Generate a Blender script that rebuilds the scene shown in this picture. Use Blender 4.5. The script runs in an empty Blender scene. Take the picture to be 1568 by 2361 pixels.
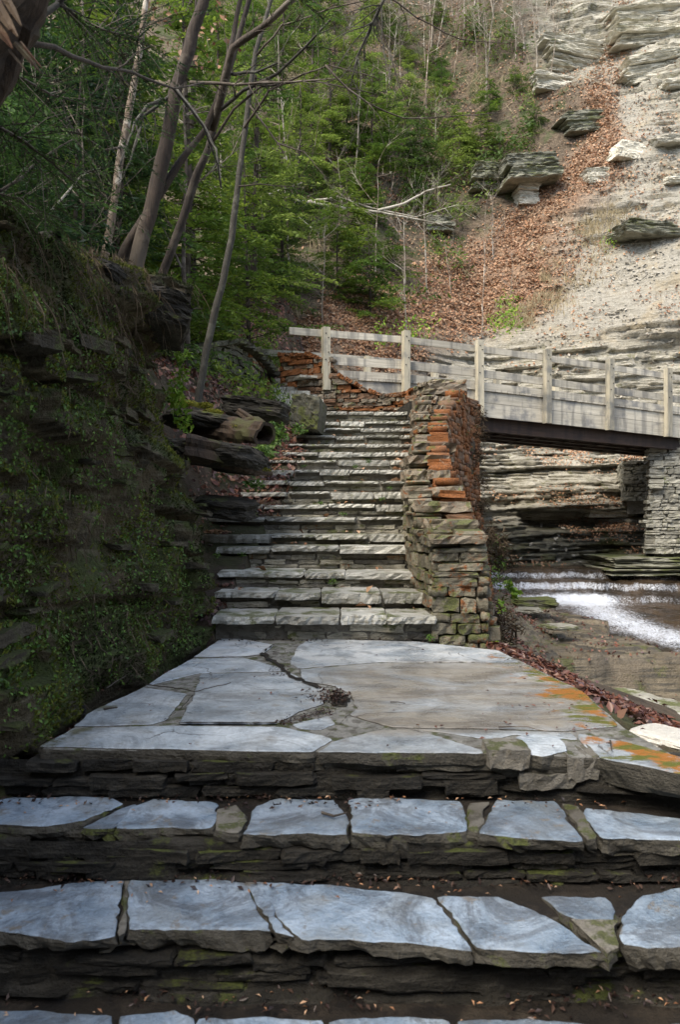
import bpy, bmesh, math, random
import numpy as np
from mathutils import Vector, Matrix
random.seed(7); rng = np.random.default_rng(7)
SC = bpy.context.scene
COL = SC.collection
# ------------------------------------------------------------------ camera, sky, sun, exposure
F, CX, HY, CZ = 1700.0, 784.0, 1195.0, 0.88      # focal length (px of a 1568x2361 frame), centre, horizon row, eye height
cam_d = bpy.data.cameras.new('camera'); cam = bpy.data.objects.new('camera', cam_d); COL.objects.link(cam)
cam.location = (0, 0, CZ); cam.rotation_euler = (math.radians(90), 0, 0)
cam_d.sensor_fit = 'VERTICAL'; cam_d.sensor_height = 24.0; cam_d.lens = 24.0 * F / 2361
cam_d.shift_y = (HY - 1180.5) / 2361
cam_d.clip_start = 0.05; cam_d.clip_end = 500
cam_d.dof.use_dof = True; cam_d.dof.focus_distance = 7.0; cam_d.dof.aperture_fstop = 3.2
SC.camera = cam
W = bpy.data.worlds.new('World'); SC.world = W; W.use_nodes = True
nt = W.node_tree; nt.nodes.clear()
sky = nt.nodes.new('ShaderNodeTexSky'); sky.sky_type = 'NISHITA'; sky.sun_disc = False
SUN_EL, SUN_AZ = 52.0, 222.0                      # azimuth clockwise from +Y: behind the camera, to the left
sky.sun_elevation = math.radians(SUN_EL); sky.sun_rotation = math.radians(SUN_AZ)
bg = nt.nodes.new('ShaderNodeBackground'); bg.inputs[1].default_value = 0.14
ow = nt.nodes.new('ShaderNodeOutputWorld'); hz_ = nt.nodes.new('ShaderNodeHueSaturation'); hz_.inputs['Saturation'].default_value = .55; nt.links.new(sky.outputs[0], hz_.inputs['Color']); nt.links.new(hz_.outputs[0], bg.inputs[0]); nt.links.new(bg.outputs[0], ow.inputs[0])
sd = bpy.data.lights.new('sun', 'SUN'); sd.energy = 2.4; sd.angle = math.radians(35); sd.color = (1.0, 0.88, 0.71)
so = bpy.data.objects.new('sun', sd); COL.objects.link(so)
a, e = math.radians(SUN_AZ), math.radians(SUN_EL)
so.rotation_euler = (-Vector((math.sin(a) * math.cos(e), math.cos(a) * math.cos(e), math.sin(e)))).to_track_quat('-Z', 'Y').to_euler()
SC.view_settings.view_transform = 'Standard'; SC.view_settings.look = 'None'
SC.view_settings.exposure = 1.38; SC.view_settings.gamma = 1.0; SC.view_settings.use_curve_mapping = False
SC.cycles.max_bounces = 6; SC.cycles.diffuse_bounces = 3; SC.cycles.glossy_bounces = 2; SC.cycles.transmission_bounces = 2
SC.cycles.transparent_max_bounces = 4; SC.cycles.use_denoising = True

# ------------------------------------------------------------------ small maths
def P(px, py, d): return Vector(((px - CX) * d / F, d, CZ + (HY - py) * d / F))
def onz(px, py, z):
    d = F * (CZ - z) / (py - HY); return ((px - CX) * d / F, d)
def ss(a, b, x):
    t = np.clip((np.asarray(x, float) - a) / (b - a), 0, 1); return t * t * (3 - 2 * t)
def _h(ix, iy, iz):
    n = (ix.astype(np.int64) * 374761393 + iy.astype(np.int64) * 668265263 + iz.astype(np.int64) * 2147483647) & 0xffffffff
    n = ((n ^ (n >> 13)) * 1274126177) & 0xffffffff
    return ((n ^ (n >> 16)) & 0xffff) / 65535.0
def vn(x, y, z=0.0):
    x, y, z = np.broadcast_arrays(np.asarray(x, float), np.asarray(y, float), np.asarray(z, float))
    ix, iy, iz = np.floor(x), np.floor(y), np.floor(z); fx, fy, fz = x - ix, y - iy, z - iz
    fx, fy, fz = [f * f * (3 - 2 * f) for f in (fx, fy, fz)]
    r = 0
    for a in (0, 1):
        for b in (0, 1):
            for c in (0, 1):
                w = (fx if a else 1 - fx) * (fy if b else 1 - fy) * (fz if c else 1 - fz)
                r = r + w * _h(ix + a, iy + b, iz + c)
    return r * 2 - 1
def fbm(x, y, z=0.0, o=4):
    r, a, t = 0, 1.0, 0
    for i in range(o):
        k = 2.03 ** i
        r = r + a * vn(np.asarray(x) * k + 17.3 * i, np.asarray(y) * k + 5.1 * i, np.asarray(z) * k + 9.7 * i); t += a; a *= .5
    return r / t
U = random.uniform

# ------------------------------------------------------------------ materials
def M(name):
    m = bpy.data.materials.new(name); m.use_nodes = True; t = m.node_tree; t.nodes.clear()
    out = t.nodes.new('ShaderNodeOutputMaterial'); b = t.nodes.new('ShaderNodeBsdfPrincipled')
    t.links.new(b.outputs[0], out.inputs[0]); return m, t, b, out
class G:                                            # terse node building
    def __init__(s, t): s.t = t
    def n(s, k, **kw):
        x = s.t.nodes.new(k)
        for a, v in kw.items(): setattr(x, a, v)
        return x
    def l(s, a, b): s.t.links.new(a, b)
    def put(s, sock, v):
        if hasattr(v, 'is_linked') or isinstance(v, bpy.types.NodeSocket): s.l(v, sock)
        else:
            if isinstance(v, tuple) and len(v) == 3 and sock.type == 'RGBA': v = v + (1,)
            sock.default_value = v
    def math(s, op, a, b=0.0, c=None, clamp=False):
        x = s.n('ShaderNodeMath', operation=op); x.use_clamp = clamp
        s.put(x.inputs[0], a); s.put(x.inputs[1], b)
        if c is not None: s.put(x.inputs[2], c)
        return x.outputs[0]
    def mix(s, f, a, b, mode='MIX'):
        x = s.n('ShaderNodeMix', data_type='RGBA', blend_type=mode)
        s.put(x.inputs[0], f); s.put(x.inputs[6], a); s.put(x.inputs[7], b); return x.outputs[2]
    def vec(s, v, sc):
        x = s.n('ShaderNodeVectorMath', operation='MULTIPLY'); s.l(v, x.inputs[0]); x.inputs[1].default_value = sc; return x.outputs[0]
    def noise(s, v, sc, det=6, rough=.6, dist=0):
        x = s.n('ShaderNodeTexNoise'); s.l(v, x.inputs['Vector']); x.inputs['Scale'].default_value = sc
        x.inputs['Detail'].default_value = det; x.inputs['Roughness'].default_value = rough; x.inputs['Distortion'].default_value = dist
        return x.outputs[0]
    def rng(s, v, a, b, c=0.0, d=1.0):
        x = s.n('ShaderNodeMapRange', interpolation_type='SMOOTHSTEP'); s.put(x.inputs[0], v)
        for i, q in enumerate((a, b, c, d)): s.put(x.inputs[i + 1], q)
        return x.outputs[0]
    def bump(s, b, h, st, dist=.02):
        x = s.n('ShaderNodeBump'); x.inputs['Strength'].default_value = st; x.inputs['Distance'].default_value = dist
        s.l(h, x.inputs['Height']); s.l(x.outputs[0], b.inputs['Normal'])
    def attr(s, name): return s.n('ShaderNodeAttribute', attribute_name=name).outputs['Fac']
def stone(name, c1, c2, c3=None, sc=4.0, band=10, moss=0.0, mcol=(.05, .06, .012), lich=0.0, lcol=(.30, .11, .03), rough=.75, bump=.6,
          rand=.35, edge=None, speck=.0, bd=.02, tint=None, blotch=0):
    m, t, b, out = M(name); g = G(t)
    geo = g.n('ShaderNodeNewGeometry'); pos = geo.outputs['Position']; nz = g.n('ShaderNodeSeparateXYZ'); g.l(geo.outputs['Normal'], nz.inputs[0])
    inf = g.n('ShaderNodeObjectInfo').outputs['Random']
    isl = geo.outputs['Random Per Island']
    r = g.math('FRACT', g.math('ADD', inf, isl))
    n1 = g.noise(pos, sc, 8, .65, .4); n2 = g.noise(g.vec(pos, (1, 1, band)), sc * 1.3, 6, .6)
    n3 = g.noise(pos, sc * 14, 4, .6)
    col = g.mix(g.rng(n1, .32, .68), c1, c2)
    if c3: col = g.mix(g.rng(n2, .48, .66), col, c3)
    v = g.math('MULTIPLY_ADD', r, 2 * rand, 1 - rand)
    v = g.math('MULTIPLY', v, g.math('MULTIPLY_ADD', n3, .7, .65))
    v = g.math('MULTIPLY', v, g.math('MULTIPLY_ADD', n2, .8, .6))
    hsv = g.n('ShaderNodeHueSaturation'); g.l(col, hsv.inputs['Color']); g.l(v, hsv.inputs['Value']); col = hsv.outputs[0]
    if lich:
        ln = g.noise(pos, sc * 1.7, 8, .75, .5)
        lf = g.math('ADD', g.rng(ln, .62 - lich * .22, .70 - lich * .22), 0, clamp=True)
        lf = g.math('MULTIPLY', lf, g.rng(r, .15, .5, .35, 1.0))
        lc = g.mix(g.rng(n3, .3, .7), lcol, tuple(x * .45 for x in lcol))
        col = g.mix(lf, col, lc)
    if blotch:
        b1 = g.rng(g.noise(pos, sc * .7, 9, .8, 1.2), .46, .60); col = g.mix(g.math('MULTIPLY', b1, blotch), col, (.085, .095, .11))
        b2 = g.rng(g.noise(pos, sc * 2.6, 6, .7, .3), .58, .66); col = g.mix(g.math('MULTIPLY', b2, blotch), col, (.19, .16, .12))
    if moss:
        mn = g.noise(pos, sc * .7, 8, .7)
        up = g.math('MULTIPLY_ADD', nz.outputs[2], .12, 0)
        mf = g.rng(g.math('ADD', mn, up), .66 - moss * .3, .74 - moss * .3)
        mc = g.mix(g.rng(n3, .3, .7), mcol, tuple(x * 2.2 for x in mcol))
        col = g.mix(g.math('MULTIPLY', mf, .85), col, mc)
    if speck:
        sp = g.rng(g.noise(pos, sc * 30, 2, .5), .66, .7); col = g.mix(g.math('MULTIPLY', sp, speck), col, (.5, .5, .47))
    g.l(col, b.inputs['Base Color'])
    rr = g.rng(n1, .35, .7, rough - .15, rough + .12); g.l(rr, b.inputs['Roughness']); b.inputs['Specular IOR Level'].default_value = .4
    h = g.math('ADD', g.math('MULTIPLY', n2, .8), g.math('ADD', n3, g.math('MULTIPLY', g.noise(pos, sc * 50, 3, .6), .3)))
    g.bump(b, h, bump, bd); return m
def leafmat(name, cols, trans=.25, rough=.6, big=0.0, bigcol=None):
    m, t, b, out = M(name); g = G(t); geo = g.n('ShaderNodeNewGeometry')
    r = geo.outputs['Random Per Island']; ramp = g.n('ShaderNodeValToRGB'); ramp.color_ramp.interpolation = 'LINEAR'
    el = ramp.color_ramp.elements
    while len(el) < len(cols): el.new(.5)
    for i, c in enumerate(cols): el[i].position = i / (len(cols) - 1); el[i].color = tuple(c) + (1,)
    g.l(r, ramp.inputs[0]); col = ramp.outputs[0]
    if big:
        n = g.noise(geo.outputs['Position'], big, 3, .5); col = g.mix(g.rng(n, .4, .62), col, bigcol if bigcol else tuple(c for c in cols[0]))
    inf = g.n('ShaderNodeObjectInfo').outputs['Random']
    hsv = g.n('ShaderNodeHueSaturation'); g.l(col, hsv.inputs['Color']); g.l(g.math('MULTIPLY_ADD', inf, .5, .75), hsv.inputs['Value']); col = hsv.outputs[0]
    g.l(col, b.inputs['Base Color']); b.inputs['Roughness'].default_value = rough; b.inputs['Specular IOR Level'].default_value = .3
    if trans:
        tr = g.n('ShaderNodeBsdfTranslucent'); g.l(col, tr.inputs[0]); ms = g.n('ShaderNodeMixShader'); ms.inputs[0].default_value = trans
        g.l(b.outputs[0], ms.inputs[1]); g.l(tr.outputs[0], ms.inputs[2]); g.l(ms.outputs[0], out.inputs[0])
    return m
def bark(name, c1, c2, sc=8, patch=None, bump=.8):
    m, t, b, out = M(name); g = G(t); geo = g.n('ShaderNodeNewGeometry'); pos = geo.outputs['Position']
    n = g.noise(g.vec(pos, (1, 1, .25)), sc * 3, 8, .7, .6); n2 = g.noise(pos, sc * .35, 5, .6)
    col = g.mix(g.rng(n, .3, .7), c1, c2)
    if patch: col = g.mix(g.rng(n2, .52, .60), col, patch)
    inf = g.n('ShaderNodeObjectInfo').outputs['Random']
    hsv = g.n('ShaderNodeHueSaturation'); g.l(col, hsv.inputs['Color']); g.l(g.math('MULTIPLY_ADD', inf, .5, .75), hsv.inputs['Value'])
    g.l(hsv.outputs[0], b.inputs['Base Color']); b.inputs['Roughness'].default_value = .85
    g.bump(b, n, bump, .02); return m
MT = {}
MT['blue'] = stone('bluestone', (.18, .245, .325), (.37, .45, .545), (.20, .235, .27), sc=5, band=2, rough=.42, rand=.26, bump=.8, moss=.0, bd=.012, speck=.25, blotch=.7)
MT['slabedge'] = stone('broken_slab_edge', (.055, .05, .04), (.12, .112, .092), (.045, .042, .032), sc=6, band=9, moss=.2, rough=.8, rand=.15, bump=1.0)  # weathered broken faces, darkened further to carry the foreground shade in their colour
MT['tread'] = stone('tread_stone', (.34, .345, .315), (.54, .54, .50), (.24, .23, .19), sc=5, band=8, moss=.16, rough=.45, rand=.28, speck=.3)
MT['riser'] = stone('riser_stone', (.25, .235, .185), (.44, .42, .35), (.15, .14, .105), sc=5, band=12, moss=.35, rough=.72, rand=.32, speck=.35, bump=.8)
MT['dark'] = stone('shade_dark_stone', (.010, .009, .007), (.03, .027, .021), (.05, .046, .038), sc=5, band=10, moss=.04, rough=.85, bump=1.0, rand=.3)  # dark stone; near-black because the shade on the front risers is in its colour
MT['mortar'] = stone('mortar', (.2, .185, .155), (.3, .285, .25), (.11, .10, .08), sc=9, band=2, moss=.15, rough=.8, bump=.9)
MT['orange'] = stone('lichen_stone', (.16, .13, .10), (.30, .25, .19), (.24, .12, .06), sc=6, band=8, moss=.18, lich=1.25, rough=.75, rand=.4, speck=.3)
MT['pier'] = stone('pier_stone', (.14, .13, .095), (.27, .25, .19), (.10, .09, .065), sc=6, band=6, moss=.36, lich=.42, rough=.7, rand=.35, speck=.3)
MT['cope'] = stone('coping_stone', (.16, .135, .10), (.31, .27, .21), (.11, .09, .065), sc=6, band=6, moss=.3, lich=.35, rough=.6, rand=.3, speck=.35)
MT['grey'] = stone('grey_masonry', (.22, .215, .18), (.36, .355, .31), (.15, .145, .115), sc=5, band=6, moss=.15, rough=.8, rand=.3)
MT['mossy'] = stone('mossy_masonry', (.06, .06, .045), (.13, .125, .095), (.05, .05, .035), sc=5, band=6, moss=.45, rough=.85, rand=.3)
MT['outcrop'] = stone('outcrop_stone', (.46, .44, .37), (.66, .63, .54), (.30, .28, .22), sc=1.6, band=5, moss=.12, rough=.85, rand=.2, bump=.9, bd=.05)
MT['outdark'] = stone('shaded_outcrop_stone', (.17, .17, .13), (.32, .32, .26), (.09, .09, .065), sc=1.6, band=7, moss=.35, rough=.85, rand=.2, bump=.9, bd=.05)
MT['wetrock'] = stone('wet_rock', (.03, .032, .035), (.08, .085, .09), (.12, .125, .13), sc=5, band=4, moss=.2, rough=.3, rand=.2)
MT['joint'] = stone('sandy_joint', (.2, .2, .185), (.36, .355, .33), (.10, .095, .08), sc=12, band=2, moss=.1, rough=.85, bump=1.0)
MT['black'] = stone('black_soil', (.008, .006, .005), (.03, .023, .016), (.045, .035, .025), sc=8, band=2, moss=.0, rough=.9, bump=1.0)
MT['ledge'] = stone('ledge_stone', (.045, .038, .025), (.105, .09, .062), (.04, .033, .02), sc=6, band=8, moss=.62, mcol=(.035, .045, .01), rough=.85, bump=1.0, rand=.4)
MT['face'] = stone('mossy_rock_face', (.024, .019, .010), (.075, .058, .03), (.09, .078, .05), sc=2.6, band=7, moss=.6, mcol=(.03, .042, .008), rough=.85, bump=1.0, bd=.04)
MT['whiterock'] = stone('pale_rock', (.5, .49, .45), (.62, .6, .55), (.4, .39, .34), sc=4, band=2, rough=.7, rand=.05)
# landing: pale blue-grey with worn brown, rust and moss toward its stream side
def landing_mat(name, brown):
    m = stone(name, (.29, .345, .40), (.52, .57, .61), (.36, .39, .41), sc=3.2, band=2, rough=.4, rand=.24, bump=.9, bd=.01, speck=.25, blotch=.45)
    t = m.node_tree; g = G(t); b = [n for n in t.nodes if n.type == 'BSDF_PRINCIPLED'][0]
    col = b.inputs['Base Color'].links[0].from_socket
    geo = g.n('ShaderNodeNewGeometry'); pos = geo.outputs['Position']; sx = g.n('ShaderNodeSeparateXYZ'); g.l(pos, sx.inputs[0])
    dis = g.n('ShaderNodeVectorMath', operation='ADD'); g.l(pos, dis.inputs[0]); nv = g.n('ShaderNodeTexNoise'); g.l(pos, nv.inputs['Vector']); nv.inputs['Scale'].default_value = 2.2; nv.inputs['Detail'].default_value = 6
    nsc = g.n('ShaderNodeVectorMath', operation='SCALE'); g.l(nv.outputs['Color'], nsc.inputs[0]); nsc.inputs['Scale'].default_value = .45; g.l(nsc.outputs[0], dis.inputs[1])
    vo = g.n('ShaderNodeTexVoronoi', feature='DISTANCE_TO_EDGE'); g.l(dis.outputs[0], vo.inputs['Vector']); vo.inputs['Scale'].default_value = 1.5
    cr = g.math('MULTIPLY', g.rng(vo.outputs['Distance'], .002, .008, 1, 0), g.rng(g.noise(pos, 1.9, 3, .5), .48, .6))
    st_ = g.math('MULTIPLY', g.rng(g.noise(g.vec(pos, (1, 1.6, 1)), 2.3, 9, .75, .5), .50, .62), .5)
    col = g.mix(st_, col, (.15, .155, .155))
    sn = g.noise(g.vec(pos, (1, 2.0, 1)), 1.3, 9, .7, .8)
    area = g.math('MULTIPLY', g.rng(sx.outputs[0], -.45, .25), g.math('MULTIPLY', g.rng(sx.outputs[1], 2.85, 3.2), g.rng(sx.outputs[1], 4.75, 4.35)))
    bn = g.math('ADD', g.math('MULTIPLY', sn, .9), g.math('MULTIPLY', area, .27))
    col = g.mix(g.math('MULTIPLY', g.rng(bn, .50, .78), .75), col, g.mix(g.rng(g.noise(g.vec(pos, (1, 3, 1)), 2.2, 8, .7, .6), .4, .62), (.13, .105, .075), (.27, .235, .18)))
    far_sheen = g.math('MULTIPLY', g.rng(g.noise(pos, 3.4, 7, .7), .42, .6), g.rng(sx.outputs[1], 4.2, 4.8)); col = g.mix(g.math('MULTIPLY', far_sheen, .6), col, (.66, .68, .68))  # far end whitened: sky sheen painted into the stone colour
    col = g.mix(g.math('MULTIPLY', cr, .85), col, (.04, .035, .03))
    e = g.math('MULTIPLY_ADD', g.math('SUBTRACT', sx.outputs[0], .95), 1.0, 0)
    en = g.math('ADD', g.noise(pos, 5, 6, .7), g.math('MULTIPLY', e, .55))
    gate = g.rng(sx.outputs[0], .72, 1.05)
    col = g.mix(g.math('MULTIPLY', g.rng(en, .56, .66), gate), col, (.30, .12, .02))
    mn = g.math('ADD', g.noise(g.vec(pos, (1, 2, 1)), 4.1, 6, .7), g.math('MULTIPLY', e, .4))
    col = g.mix(g.math('MULTIPLY', g.rng(mn, .58, .66), gate), col, (.10, .11, .015))
    le = g.rng(g.math('ADD', g.noise(pos, 5, 6, .7), g.math('MULTIPLY', g.math('ADD', sx.outputs[0], .9), -1.2)), .72, .85)
    col = g.mix(g.math('MULTIPLY', le, .8), col, (.09, .085, .035))
    g.l(col, b.inputs['Base Color']); return m
MT['land'] = landing_mat('landing_stone', .25); MT['landbrown'] = landing_mat('landing_stone_brown', 1.0)
# wood
def wood(name, c1, c2, c3, axis=0):
    m, t, b, out = M(name); g = G(t); tc = g.n('ShaderNodeTexCoord').outputs['Object']
    inf = g.n('ShaderNodeObjectInfo').outputs['Random']
    off = g.n('ShaderNodeVectorMath', operation='ADD'); g.l(tc, off.inputs[0])
    cmb = g.n('ShaderNodeCombineXYZ'); g.l(g.math('MULTIPLY', inf, 40), cmb.inputs[0]); g.l(g.math('MULTIPLY', inf, 23), cmb.inputs[1]); g.l(cmb.outputs[0], off.inputs[1])
    s = [14, 14, 14]; s[axis] = .8
    n = g.noise(g.vec(off.outputs[0], tuple(s)), 2.2, 8, .65, .8); n2 = g.noise(off.outputs[0], 2.2, 5, .6)
    s2 = [3, 3, 3]; s2[2] = .35
    n3 = g.noise(g.vec(g.n('ShaderNodeNewGeometry').outputs['Position'], (4, 4, .5)), 1.4, 5, .6)
    col = g.mix(g.rng(n, .3, .7), c1, c2); col = g.mix(g.rng(n2, .5, .68), col, c3)
    col = g.mix(g.math('MULTIPLY', g.rng(n3, .47, .62), .6), col, tuple(x * .6 for x in c3))
    hsv = g.n('ShaderNodeHueSaturation'); g.l(col, hsv.inputs['Color']); g.l(g.math('MULTIPLY_ADD', inf, .35, .82), hsv.inputs['Value'])
    g.l(hsv.outputs[0], b.inputs['Base Color']); b.inputs['Roughness'].default_value = .75; g.bump(b, n, .35, .006); return m
MT['woodx'] = wood('weathered_wood', (.40, .375, .31), (.58, .55, .47), (.22, .22, .215), 0)
MT['woodz'] = wood('weathered_post_wood', (.40, .37, .28), (.56, .52, .41), (.24, .24, .22), 2)
MT['girder'] = wood('dark_girder', (.03, .018, .013), (.06, .035, .025), (.025, .016, .014), 0)
MT['capwood'] = wood('yellow_post_top', (.5, .45, .16), (.6, .55, .25), (.4, .36, .2), 2)
m, t, b, out = M('bolt_metal'); b.inputs['Base Color'].default_value = (.03, .03, .03, 1); b.inputs['Roughness'].default_value = .5; b.inputs['Metallic'].default_value = .6; MT['bolt'] = m
# vegetation
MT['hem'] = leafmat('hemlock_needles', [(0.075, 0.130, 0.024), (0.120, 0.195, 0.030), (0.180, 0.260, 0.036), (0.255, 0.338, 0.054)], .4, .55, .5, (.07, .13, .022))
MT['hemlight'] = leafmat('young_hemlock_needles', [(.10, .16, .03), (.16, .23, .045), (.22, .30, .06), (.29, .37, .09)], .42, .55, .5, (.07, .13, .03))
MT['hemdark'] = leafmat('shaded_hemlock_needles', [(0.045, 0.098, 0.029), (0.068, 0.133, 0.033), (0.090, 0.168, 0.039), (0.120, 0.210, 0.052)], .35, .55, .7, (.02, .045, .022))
MT['litter'] = leafmat('fallen_leaves', [(.16, .075, .04), (.30, .15, .08), (.44, .25, .14), (.52, .36, .24), (.22, .12, .08)], .1, .6)
MT['soggy'] = leafmat('soggy_leaves', [(.02, .013, .012), (.05, .03, .025), (.09, .055, .04), (.04, .035, .04)], .0, .35)
MT['scree'] = leafmat('shale_chips', [(.28, .265, .23), (.38, .36, .31), (.48, .455, .40), (.34, .315, .27)], .0, .8)
MT['wetlitter'] = leafmat('wet_fallen_leaves', [(.05, .02, .018), (.13, .05, .035), (.20, .09, .06), (.09, .06, .07), (.26, .15, .10)], .05, .35)
MT['fern'] = leafmat('small_green_leaves', [(0.042, 0.091, 0.014), (0.084, 0.156, 0.024), (0.126, 0.221, 0.036), (0.070, 0.143, 0.048)], .25, .5)
MT['fresh'] = leafmat('fresh_green_leaves', [(.10, .22, .02), (.2, .34, .04), (.30, .42, .05)], .3, .5)
MT['moss'] = leafmat('moss_tufts', [(.035, .05, .008), (.075, .10, .012), (.14, .16, .018), (.10, .085, .035)], .1, .85, 1.6, (.02, .026, .008))
MT['brightmoss'] = leafmat('bright_moss', [(.08, .09, .01), (.14, .15, .015), (.22, .21, .02)], .1, .85)
MT['deadfern'] = leafmat('dead_fronds_and_roots', [(.045, .032, .02), (.085, .062, .04), (.13, .10, .065), (.06, .045, .032)], .1, .8)
MT['drygrass'] = leafmat('dry_grass', [(.32, .26, .15), (.45, .38, .24), (.25, .2, .11)], .2, .7)
MT['bark'] = bark('brown_bark', (.018, .013, .010), (.048, .034, .025), 9, (.08, .066, .052))
MT['barkdark'] = bark('dark_smooth_bark', (.035, .033, .028), (.065, .062, .052), 14, (.09, .09, .075))
MT['barkpale'] = bark('pale_mottled_bark', (.12, .09, .065), (.24, .19, .15), 9, (.46, .42, .36))
MT['barkgrey'] = bark('grey_twig_bark', (.14, .12, .095), (.25, .22, .18), 12, (.36, .33, .29))
MT['barktwig'] = bark('brown_twig_bark', (.04, .031, .024), (.09, .072, .056), 12, (.14, .12, .1))
MT['deadwood'] = bark('bleached_wood', (.3, .28, .24), (.5, .48, .42), 12, (.2, .18, .14))
MT['log'] = bark('rotten_wood', (.018, .012, .008), (.07, .045, .028), 7, (.06, .06, .02), 1.0)
MT['splinter'] = bark('split_wood', (.06, .025, .012), (.15, .065, .03), 10, (.2, .14, .09), 1.0)

# ------------------------------------------------------------------ mesh helpers
def mk(name, V, Fc, mat, parent=None, smooth=False, attrs=None):
    V = np.asarray(V, np.float32); me = bpy.data.meshes.new(name)
    if isinstance(Fc, np.ndarray):
        k = Fc.shape[1]; me.vertices.add(len(V)); me.vertices.foreach_set('co', V.ravel())
        me.loops.add(Fc.size); me.loops.foreach_set('vertex_index', Fc.astype(np.int32).ravel())
        me.polygons.add(len(Fc)); me.polygons.foreach_set('loop_start', np.arange(len(Fc), dtype=np.int32) * k)
        me.polygons.foreach_set('loop_total', np.full(len(Fc), k, np.int32)); me.update(calc_edges=True)
    else: me.from_pydata([tuple(map(float, v)) for v in V], [], Fc); me.update()
    if smooth: me.polygons.foreach_set('use_smooth', np.ones(len(me.polygons), bool))
    if attrs:
        for an, av in attrs.items():
            at = me.attributes.new(an, 'FLOAT', 'POINT'); at.data.foreach_set('value', np.asarray(av, np.float32).ravel())
    if mat: me.materials.append(MT[mat] if isinstance(mat, str) else mat)
    return link(name, me, parent)
def link(name, me, parent=None):
    o = bpy.data.objects.new(name, me); COL.objects.link(o)
    if parent is not None: o.parent = parent
    return o
def thing(name, label, cat, loc=(0, 0, 0), rz=0, group=None):
    o = link(name, None); o.location = loc; o.rotation_euler = (0, 0, rz); o['label'] = label; o['category'] = cat
    if group: o['group'] = group
    return o
def tag(o, label, cat, group=None, kind=None):
    o['label'] = label; o['category'] = cat
    if group: o['group'] = group
    if kind: o['kind'] = kind
    return o
def stuff(o): o['kind'] = 'stuff'; return o
def struct(o): o['kind'] = 'structure'; return o
def gridmesh(name, X, Y, Z, mat, attrs=None, smooth=False, parent=None, keep=None):
    a, b = X.shape; idx = np.arange(a * b).reshape(a, b)
    Fc = np.stack([idx[:-1, :-1], idx[1:, :-1], idx[1:, 1:], idx[:-1, 1:]], -1).reshape(-1, 4)
    if keep is not None: Fc = Fc[keep[:-1, :-1].ravel()]
    return mk(name, np.stack([X.ravel(), Y.ravel(), Z.ravel()], -1), Fc, mat, parent, smooth, attrs)
def tube_data(pts, rad, n=6, wob=0.0):
    pts = [Vector(p) for p in pts]; V = []; Fc = []
    for i, p in enumerate(pts):
        d = (pts[min(i + 1, len(pts) - 1)] - pts[max(i - 1, 0)]).normalized()
        u = d.cross(Vector((0.13, .21, 1)) if abs(d.z) < .9 else Vector((1, .1, 0))).normalized(); w = d.cross(u)
        for k in range(n):
            a = 2 * math.pi * k / n; r = rad[i] * (1 + (U(-wob, wob) if wob else 0))
            V.append(p + u * math.cos(a) * r + w * math.sin(a) * r)
    for i in range(len(pts) - 1):
        for k in range(n):
            a = i * n + k; b = i * n + (k + 1) % n; Fc.append((a, b, b + n, a + n))
    Fc.append(tuple(range(n))[::-1]); Fc.append(tuple(range(len(V) - n, len(V))))
    return V, Fc
class MB:
    def __init__(s): s.V = []; s.F = []
    def add(s, V, Fc): o = len(s.V); s.V += list(V); s.F += [tuple(i + o for i in f) for f in Fc]
    def tube(s, pts, rad, n=5, wob=0): s.add(*tube_data(pts, rad, n, wob))
    def build(s, name, mat, parent=None, smooth=False): return mk(name, [tuple(v) for v in s.V], s.F, mat, parent, smooth)
def refine(pts, rad, step=.3, wob=.02):
    P2, R2 = [], []
    for i in range(len(pts) - 1):
        a, b = Vector(pts[i]), Vector(pts[i + 1]); n = max(1, int((b - a).length / step))
        for k in range(n):
            t = k / n; q = a.lerp(b, t)
            if P2: q += Vector((U(-1, 1), U(-1, 1), U(-1, 1))) * wob
            P2.append(q); R2.append(rad[i] * (1 - t) + rad[i + 1] * t)
    P2.append(Vector(pts[-1])); R2.append(rad[-1]); return P2, R2
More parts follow.
